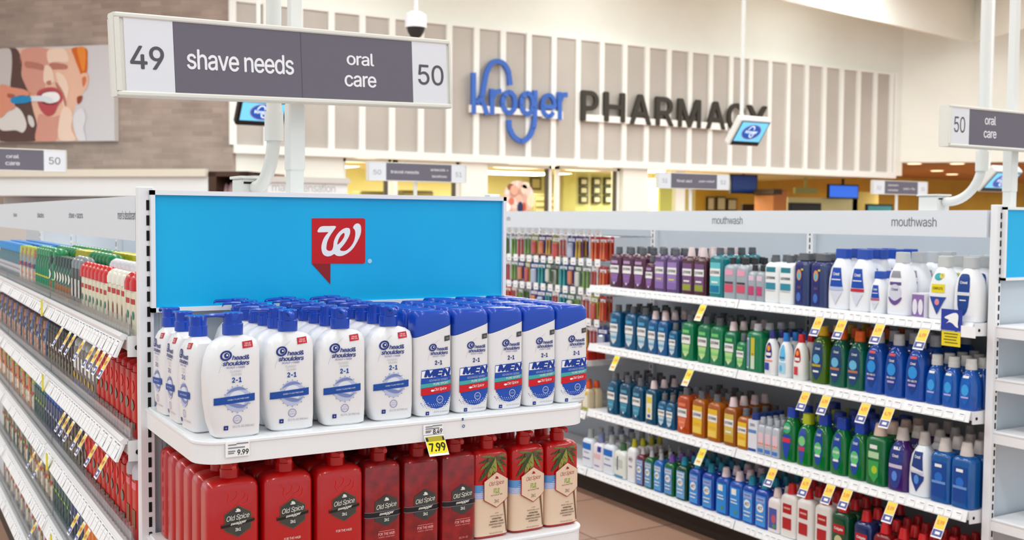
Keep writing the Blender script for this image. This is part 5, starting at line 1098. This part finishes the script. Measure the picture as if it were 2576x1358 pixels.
 'AG': (.036, .028, .165, (8, 112, 50), ((186, 190, 190), .013, .034, 'cone'), AC((100, 160, 206), (196, 206, 226)), 'rect', .3, 'green fluoride rinse bottle with pale cap'),
 'AB': (.037, .028, .165, (10, 116, 212), ((176, 176, 184), .013, .034, 'cone'), AC((90, 160, 220), (206, 214, 230)), 'rect', .3, 'mid blue fluoride rinse bottle'),
 'APg': (.038, .030, .170, (6, 120, 50), ((110, 70, 160), .018, .038, 'cone'), AC((90, 150, 206), (196, 206, 226)), 'rect', .3, 'green fluoride rinse bottle with purple cap'),
 'AT': (.040, .030, .175, (10, 84, 46), ((16, 130, 156), .019, .040, 'cone'), AC((110, 170, 220), (206, 220, 236)), 'rect', .3, 'dark green fluoride rinse bottle with teal cap'),
 'AU': (.041, .031, .180, (16, 84, 204), ((16, 130, 156), .019, .040, 'cone'), AC((70, 150, 226), (150, 170, 226)), 'rect', .3, 'royal blue fluoride rinse bottle with teal cap'),
 'AUw': (.044, .032, .180, (12, 96, 208), ((226, 206, 210), .021, .044, 'cone'), AC((46, 140, 220), WH, (90, 150, 60)), 'rect', .3, 'royal blue dry mouth rinse bottle with pale cap'),
 'KP': (.038, .030, .160, (234, 226, 224), ((226, 206, 204), .020, .040, 'cone'), [('r', -.7, .7, .12, .7, (80, 90, 170)), ('e', .2, .4, .4, .12, (200, 90, 110)), ('e', .3, .2, .3, .06, (90, 150, 80))], 'rect', 0, 'white rinse bottle with pale cap and dark picture'),
 'KW': (.046, .031, .195, (234, 230, 224), ((206, 26, 30), .022, .044, 'cone'), [('r', -.6, .6, .56, .78, (180, 34, 40)), ('r', -.45, .45, .66, .7, (226, 170, 160)), ('r', -.6, .6, .2, .46, (186, 40, 44))], 'rect', 0, 'white rinse bottle with red label and red cap'),
 'KG': (.046, .031, .185, (14, 92, 56), ((206, 26, 30), .022, .044, 'cone'), [('r', -.7, .7, .52, .72, (190, 30, 40)), ('t', 'Colgate', 0, .62, .08, 1.1, WH), ('e', 0, .36, .5, .12, (206, 200, 150))], 'rect', .25, 'green rinse bottle with red label'),
 'KN': (.046, .031, .175, (26, 54, 116), ((206, 26, 30), .022, .044, 'cone'), [('r', -.7, .7, .5, .72, (190, 30, 40)), ('t', 'Colgate', 0, .62, .08, 1.1, WH), ('e', 0, .3, .5, .12, (60, 130, 220))], 'rect', .25, 'navy rinse bottle with red label'),
 'KR': (.044, .030, .150, (150, 20, 28), ((206, 26, 30), .022, .044, 'cone'), [('r', -.7, .7, .4, .7, (230, 220, 214))], 'rect', .25, 'red rinse bottle with red cap'),
 'ZB': (.050, .032, .165, (226, 232, 238), ((170, 180, 178), .018, .050, 'cyl'), [('r', -.85, .85, .62, .84, (36, 112, 200)), ('r', -.7, .7, .3, .34, (120, 130, 190)), ('r', -.5, .5, .5, .54, (150, 170, 210))], 'rect', 0, 'white and blue dental spray bottle'),
 'ZR': (.048, .032, .155, (232, 226, 230), ((120, 130, 170), .018, .056, 'cyl'), [('r', -.7, .7, .44, .62, (230, 190, 196)), ('r', .1, .8, .7, .9, (40, 60, 160)), ('r', -.5, .5, .16, .2, (120, 130, 200))], 'rect', 0, 'white pink labelled dental bottle'),
 'ZG': (.052, .032, .150, (228, 230, 222), ((60, 110, 70), .018, .040, 'cyl'), [('r', -.7, .7, .4, .7, (196, 206, 196)), ('r', -.3, -.1, .3, .8, (90, 80, 110)), ('r', -.8, .8, .04, .12, (70, 140, 180))], 'rect', 0, 'white dental bottle with green cap'),
 # deodorant run
 'IV': (.026, .017, .100, (226, 222, 196), ((206, 26, 24), .024, .040, 'ball'), [('r', -.7, .7, .7, .82, (190, 40, 40)), ('e', -.3, .3, .2, .16, (130, 110, 100)), ('e', .4, .45, .2, .1, (70, 130, 120))], 'stick', 0, 'ivory deodorant bottle with red cap'),
 'IVw': (.026, .017, .104, (226, 222, 196), ((232, 230, 216), .022, .034, 'ball'), [('r', -.7, .7, .78, .9, (190, 40, 40)), ('e', 0, .4, .2, .2, (150, 60, 60))], 'stick', 0, 'ivory deodorant bottle with cream cap'),
 'WC': (.026, .022, .120, (220, 222, 224), ((226, 228, 232), .022, .030, 'ball'), [('r', -.7, .7, .2, .6, (150, 156, 170))], 'stick', 0, 'white capped deodorant stick'),
 'GF': (.027, .027, .130, (18, 110, 66), ((14, 130, 74), .026, .030, 'ball'), [('r', -.6, .6, .2, .7, (20, 130, 90)), ('r', -.6, .6, .45, .5, (226, 210, 60))], 'round', 0, 'green shave foam can'),
 'YF': (.027, .027, .130, (30, 96, 60), ((206, 196, 24), .026, .028, 'cyl'), [('r', -.6, .6, .2, .7, (210, 200, 40))], 'round', 0, 'shave foam can with yellow cap'),
 'DG': (.028, .024, .115, (64, 66, 68), ((126, 132, 136), .026, .036, 'ball'), [('r', -.6, .6, .3, .75, (196, 196, 190))], 'stick', 0, 'charcoal body spray with grey cap'),
 'TG': (.026, .022, .110, (50, 90, 76), ((40, 64, 60), .022, .028, 'cyl'), [('r', -.7, .7, .1, .5, (150, 100, 60)), ('e', 0, .7, .5, .14, (226, 226, 216))], 'round', 0, 'dark green spray with brown label'),
 'BC': (.026, .024, .120, (70, 110, 120), ((30, 140, 214), .024, .030, 'cyl'), [('r', -.7, .7, .3, .6, (196, 190, 196))], 'round', 0, 'spray can with sky blue cap'),
 'MX': (.026, .022, .115, (120, 130, 150), ((176, 120, 90), .022, .028, 'cyl'), [('r', -.7, .7, .2, .6, (210, 150, 130)), ('r', -.7, .7, .65, .8, (60, 80, 130))], 'round', 0, 'mixed colour spray can'),
 'RW': (.030, .022, .150, (196, 18, 20), ((206, 24, 24), .022, .022, 'ball'), [('e', .1, .78, .4, .1, (226, 80, 70)), ('e', 0, .5, .5, .09, (130, 124, 110)), ('r', -.7, .7, .14, .24, (96, 84, 72))], 'stick', 0, 'glossy red body wash bottle'),
 'RC': (.030, .022, .140, (200, 30, 30), ((216, 214, 222), .026, .040, 'ball'), [('r', -.9, .9, .84, .96, (232, 130, 140)), ('r', -.6, .6, .2, .5, (130, 90, 60))], 'stick', 0, 'red body wash with clear white cap'),
 'GW': (.028, .022, .125, (120, 118, 116), ((190, 190, 188), .022, .026, 'ball'), [('r', -.6, .6, .5, .8, (226, 224, 220)), ('r', -.6, .6, .1, .2, (60, 100, 190)), ('e', 0, .35, .4, .08, (206, 160, 60))], 'stick', 0, 'grey body spray with white print'),
 'BK': (.028, .024, .120, (34, 34, 38), ((50, 52, 56), .024, .028, 'cyl'), [('r', -.7, .7, .2, .5, (116, 110, 96)), ('r', -.4, .4, .6, .7, (200, 196, 190))], 'stick', 0, 'black body spray'),
 'BU': (.028, .024, .120, (30, 66, 110), ((18, 84, 176), .024, .032, 'ball'), [('r', -.7, .7, .2, .6, (60, 70, 86)), ('r', -.4, .4, .64, .72, (196, 206, 220))], 'stick', 0, 'dark blue body spray with bright blue cap'),
 'TE': (.028, .024, .120, (16, 84, 88), ((14, 110, 110), .024, .032, 'ball'), [('r', -.7, .7, .2, .6, (60, 84, 86)), ('r', -.4, .4, .64, .72, (150, 190, 70))], 'stick', 0, 'dark teal deodorant stick'),
 'OR': (.028, .024, .125, (222, 116, 34), ((226, 130, 30), .024, .030, 'ball'), [('r', -.7, .7, .3, .6, (240, 214, 190))], 'stick', 0, 'orange deodorant stick'),
 'BR': (.028, .024, .120, (104, 74, 60), ((90, 64, 52), .024, .028, 'cyl'), [('r', -.7, .7, .2, .6, (170, 150, 130)), ('r', -.4, .4, .7, .78, (220, 190, 70))], 'stick', 0, 'brown deodorant stick'),
 'GG': (.028, .024, .120, (150, 156, 140), ((176, 196, 60), .024, .028, 'cyl'), [('r', -.7, .7, .2, .6, (206, 204, 190)), ('r', -.7, .7, .64, .74, (190, 60, 60))], 'stick', 0, 'pale deodorant stick with lime cap'),
 'OB': (.030, .026, .130, (226, 206, 170), ((226, 86, 30), .020, .036, 'cone'), [('r', -.8, .8, .2, .7, (236, 232, 214)), ('r', -.8, .8, .06, .16, (150, 170, 60)), ('r', -.8, .8, .72, .86, (232, 190, 50))], 'rect', 0, 'cream supplement bottle with orange cap'),
 'RB': (.036, .030, .048, (188, 44, 36), None, [('r', -.98, .98, .8, .99, (226, 150, 40)), ('r', -.6, .2, .3, .5, (232, 200, 190))], 'box', 0, 'little red carton with orange top edge'),
}
WF = {'CBs': .76, 'CB': .84, 'CG': .86, 'CO': .86, 'TWr': .86, 'TWb': .86, 'TWn': .86, 'LGy': .9, 'SB': .84, 'SW': .88, 'SP': .88, 'SGl': .9, 'SG': .9, 'SGy': .9, 'SGr': .9, 'LG': .88, 'LGw': .88, 'LB': .88, 'LBw': .88, 'LBy': .88, 'LBq': .88, 'LO': .9, 'LA': .9, 'LAw': .9, 'BX': .85, 'CL': .85}
for k_ in WF: K[k_] = (K[k_][0]*WF[k_], min(K[k_][1], K[k_][0]*WF[k_]*.78), *K[k_][2:])
for k_ in K:
    if k_[0] in 'CS' and K[k_][6] == 'jug': K[k_] = (K[k_][0], K[k_][1]*1.22, *K[k_][2:])
for k_, v_ in K.items(): MAKE[k_] = spec(*v_[:8])
def total_h(k): return K[k][2]+(K[k][4][2] if K[k][4] else 0)
names_ = {'box': 'rinse_carton'}
def row_place(shelfname, zs, xf, seq, depth_rows, name, cat, face=-math.pi/2, ylim=99, gname=None, xmax=.44):
    """seq: [(y, kind)] from the near end to the far end"""
    prev = None; i = 0
    dev = []
    for y, k in seq:
        w, dp = K[k][0], K[k][1]; y_w = y
        y = max(y, YE+.04+w)
        if prev is not None and y < prev+w+.0015: y = prev+w+.0015
        prev = y+w; i += 1; dev.append(round(y-y_w, 3))
        if y > ylim: break
        x = xf+.014+dp
        for r in range(depth_rows):
            if x+dp > xf+xmax: break
            lb = '%s, %s, %s, %s from near end' % (K[k][8], shelfname, ('front row', 'second row', 'third row', 'fourth row', 'fifth row', 'back row')[r], ordw(i))
            put(k, x, y+random.uniform(-.0007, .0007), zs, face+random.uniform(-.03, .03), lb, name if K[k][6] != 'box' else 'carton', cat, '%s on the %s' % (K[k][8], shelfname))
            x += 2*dp+.004+(.002 if r else 0)
    print('DEV', shelfname, dev)
#DEV
def pxseq(lst, xp):
    out = [(PX(u, 900, xp).y, k) for u, k in lst]; out.sort(); return out
S1 = [(2440,'CWn'),(2368,'CWy'),(2318,'CPs'),(2250,'CWs'),(2199,'CWx'),(2163,'CWr'),(2108,'CW'),(2055,'NB'),(2012,'NB'),(1978,'LW'),(1942,'LW'),(1912,'LCs'),(1893,'LCs'),(1868,'LC'),(1836,'LC'),(1797,'LT'),(1757,'LM'),(1727,'LM'),(1688,'LV'),(1657,'LV'),(1632,'LPs'),(1605,'LP'),(1577,'LP'),(1545,'LP')]
S2 = [(2462,'CBs'),(2430,'CBs'),(2387,'CBs'),(2340,'CB'),(2285,'CB'),(2226,'CB'),(2166,'CG'),(2112,'CG'),(2056,'CO'),(2008,'TWr'),(1970,'TWb'),(1935,'TWn'),(1895,'LGy'),(1864,'LGs'),(1835,'LGw'),(1800,'LG'),(1768,'LG'),(1727,'LG'),(1692,'LBs'),(1665,'LBw'),(1640,'LBw'),(1614,'LB'),(1583,'LB'),(1545,'LB')]
S3 = [(2455,'SB'),(2408,'SB'),(2352,'SW'),(2292,'SP'),(2230,'SGl'),(2178,'SG'),(2127,'SG'),(2075,'SG'),(2028,'SGy'),(1990,'SGr'),(1958,'CL'),(1945,'CL'),(1932,'CL'),(1906,'BX'),(1872,'LAs'),(1838,'LAw'),(1797,'LA'),(1758,'LA'),(1720,'LO'),(1688,'LBs'),(1668,'LBs'),(1637,'LBy'),(1604,'LBq'),(1572,'LBq'),(1540,'LBq')]
S4 = [(2440,'KR'),(2390,'KR'),(2340,'KR'),(2290,'KR'),(2240,'KR'),(2180,'KN'),(2122,'KG'),(2085,'KW'),(2032,'KW'),(1990,'KW'),(1962,'KP'),(1924,'AU'),(1893,'AU'),(1858,'AUw'),(1822,'AUw'),(1786,'AU'),(1752,'AU'),(1718,'AT'),(1687,'APg'),(1660,'AB'),(1636,'AG'),(1614,'AR'),(1592,'AWy'),(1562,'ZG'),(1535,'ZB'),(1508,'ZR'),(1480,'ZB')]
for zs, sq, nm, rr in ((SB[0], S1, 'top rinse shelf', 4), (SB[1], S2, 'second rinse shelf', 4), (SB[2], S3, 'third rinse shelf', 4), (SB[3], S4, 'bottom rinse shelf', 4)):
    row_place(nm, zs+.0002, XF, pxseq(sq, XF+.02), rr, 'mouthwash_bottle', 'bottle', ylim=4.86 if zs != SB[3] else 6.0)
# bay with small shelves beyond the mouthwash
seq = [(4.95+i*.075, 'OB') for i in range(8)]
row_place('shelf beyond the rinses', SP[1]+.0002, XF-.01, seq, 2, 'supplement_bottle', 'bottle')
seq = [(4.96+i*.078, 'RB') for i in range(8)]
row_place('little shelf beyond the rinses', SP[0]+.0002, XF-.01, seq, 2, 'carton', 'carton')
# ---- deodorant run
def fill(y0, segs):
    out = []; y = y0
    for k, n in segs:
        for kk in range(n):
            k2 = k if isinstance(k, str) else k[kk % len(k)]
            y += K[k2][0]; out.append((y, k2)); y += K[k2][0]+.003
    kk = 0
    while y < 5.5:
        k2 = k if isinstance(k, str) else k[kk % len(k)]; kk += 1
        y += K[k2][0]; out.append((y, k2)); y += K[k2][0]+.003
    return out
YS = YE+.047
AL = {
 0: ([fill(YS, [('IV', 2), ('IVw', 4), ('IV', 7), ('DG', 3), ('TG', 5), (('TG', 'GF'), 4), ('GF', 5), (('MX', 'GG'), 8), ('BC', 6)]), fill(YS, [('WC', 12), ('GF', 6), ('YF', 4), ('GF', 8), ('MX', 4), ('BC', 8)]), fill(YS, [('IV', 3), ('GF', 7), ('YF', 7), ('GF', 14), ('BC', 12)])]),
 1: ([fill(YS, [('RW', 8), ('GW', 6), ('BK', 9), (('BU', 'MX', 'BR'), 18)]), fill(YS, [('RW', 8), ('GW', 6), ('BK', 10), ('BU', 8)])]),
 2: ([fill(YS, [('RC', 2), ('RW', 9), ('BK', 7), ('BU', 6), ('TE', 5), (('GG', 'BR', 'OR'), 14)]), fill(YS, [('RC', 2), ('RW', 10), ('BK', 6), ('BU', 6)])]),
 3: ([fill(YS, [(('GW', 'RW'), 6), ('OR', 6), ('BU', 4), ('TE', 6), (('GG', 'BR'), 10), (('TE', 'GG', 'BR'), 8)])]),
 4: ([fill(YS, [(('WC', 'GW'), 8), (('BR', 'OR'), 6), (('BR', 'BK'), 8), (('GG', 'WC', 'BR'), 12)])]),
}
NK = {'IV': 'deodorant_bottle', 'IVw': 'deodorant_bottle', 'GF': 'shave_foam_can', 'YF': 'shave_foam_can', 'DG': 'body_spray', 'BK': 'body_spray', 'BU': 'body_spray', 'GW': 'body_spray', 'RW': 'shower_gel_bottle', 'RC': 'shower_gel_bottle', 'TG': 'spray_can', 'BC': 'spray_can', 'MX': 'spray_can'}
for lv, rows_ in AL.items():
    for r, sq in enumerate(rows_):
        xf = AXF+.018+r*.062
        i = 0
        for y, k in sq:
            i += 1
            if y > (5.4 if r == 0 else 7.2): break
            if lv > 2 and y > 5.35: break
            nm = ('top', 'second', 'third', 'fourth', 'fifth')[lv]+' deodorant shelf'
            put(k, xf+K[k][1], y, SA[lv]+.0002, -math.pi/2+random.uniform(-.05, .05), '%s, %s, %s, %s from near end' % (K[k][8], nm, ('front row', 'second row', 'third row')[r], ordw(i)), NK.get(k, 'deodorant_stick'), 'bottle', '%s on the %s' % (K[k][8], nm))
# ---- hanging packs beyond the mouthwash
PK = {}
CARD = [((104, 62, 132), (206, 170, 70)), ((58, 60, 132), (204, 126, 86)), ((186, 52, 50), (220, 124, 84)), ((44, 66, 140), (176, 184, 206)), ((34, 96, 136), (76, 170, 166)), ((158, 164, 66), (190, 84, 80)), ((214, 210, 206), (184, 80, 84)), ((74, 120, 76), (206, 208, 200)), ((140, 146, 150), (124, 164, 84))]
NAMEC = ['purple', 'dark blue', 'red', 'navy', 'teal', 'lime', 'white', 'green', 'grey']
def pack(k):
    def mk(name):
        c1, c2 = CARD[k]; t = thing(name); w, h = .0375, .138
        b = B(); m1 = mat('card_%d' % k, c1, .4)
        b.box((-w, 0, -h), (w, .0016, -.012), m1); b.box((-w, 0, -.012), (-.006, .0016, 0), m1); b.box((.006, 0, -.012), (w, .0016, 0), m1); b.build('card', t)
        b = B(); m2 = mat('blister_%d' % k, c2, .2, coat=.6)
        if k % 2: b.loft([(-h+.012, -w*.6, w*.6, .010, 4, 0, -.009), (-.05, -w*.6, w*.6, .010, 4, 0, -.009), (-.042, -w*.5, w*.5, .006, 4, 0, -.006)], m2, 16)
        else:
            for x in (-w*.4, w*.4): b.loft([(-h+.01, x-.008, x+.008, .008, 3, 0, -.007), (-.05, x-.005, x+.005, .006, 3, 0, -.006), (-.03, x-.008, x+.008, .008, 3, 0, -.007)], m2, 12)
        b.build('blister', t)
        d = D(flatmap, .1); d.rect(-w*.8, w*.8, -.034, -.016, wt, 1); d.text('oral', 0, -.025, .008, nv, 3, w=w*.9); d.rect(-w*.9, w*.9, -h+.004, -h+.012, m2, 1); d.build('print', t); return t
    return mk
for k in range(9): MAKE['pack%d' % k] = pack(k)
ZR_ = [CZ-.105, CZ-.275, CZ-.445, CZ-.62]
cols = 16; pat = {0: [2, 2, 1, 0, 3, 6, 5, 0, 1, 5, 8, 6, 8, 5, 8, 8], 1: [2, 6, 8, 7, 1, 4, 3, 7, 4, 3, 5, 1, 8, 6, 8, 6], 2: [2, 5, 6, 8, 7, 4, 6, 4, 3, 1, 3, 8, 6, 2, 6, 8], 3: [3, 6, 0, 2, 6, 1, 3, 6, 8, 0, 8, 6, 2, 6, 8, 6]}
rowname = ['top', 'second', 'third', 'lowest']
for j, z in enumerate(ZR_):
    for i in range(cols):
        y = 4.965+i*.0815
        if y > 6.1 and i > 13: y += .02
        hk = B(); hk.tube([(3.955, y, z), (3.60, y, z), (3.565, y, z+.012)], .003, mat('hook_steel', (196, 198, 202), .25, 1), 8); ho = hk.build('peg_hook', gB)
        c_ = B(); c_.box((3.550, y-.024, z+.002), (3.554, y+.024, z+.044), papw); c_.box((3.5493, y-.014, z+.014), (3.550, y+.010, z+.018), inkm); c_.build('hook_label', ho)
        k = pat[j][i]
        if (i*7+j*5) % 11 == 3: continue
        for q_ in range(2):
            o = put('pack%d' % k, 3.592+q_*.045, y+random.uniform(-.004, .004), z+.002, -math.pi/2+random.uniform(-.22, .22), '%s hanging dental pack, %s peg row, %s, %s from the mouthwash' % (NAMEC[k], rowname[j], ('front', 'behind')[q_], ordw(i+1)), 'dental_pack', 'pack', '%s dental packs on the peg wall' % NAMEC[k], scale=random.choice((.92, 1.0, 1.04, 1.08)))
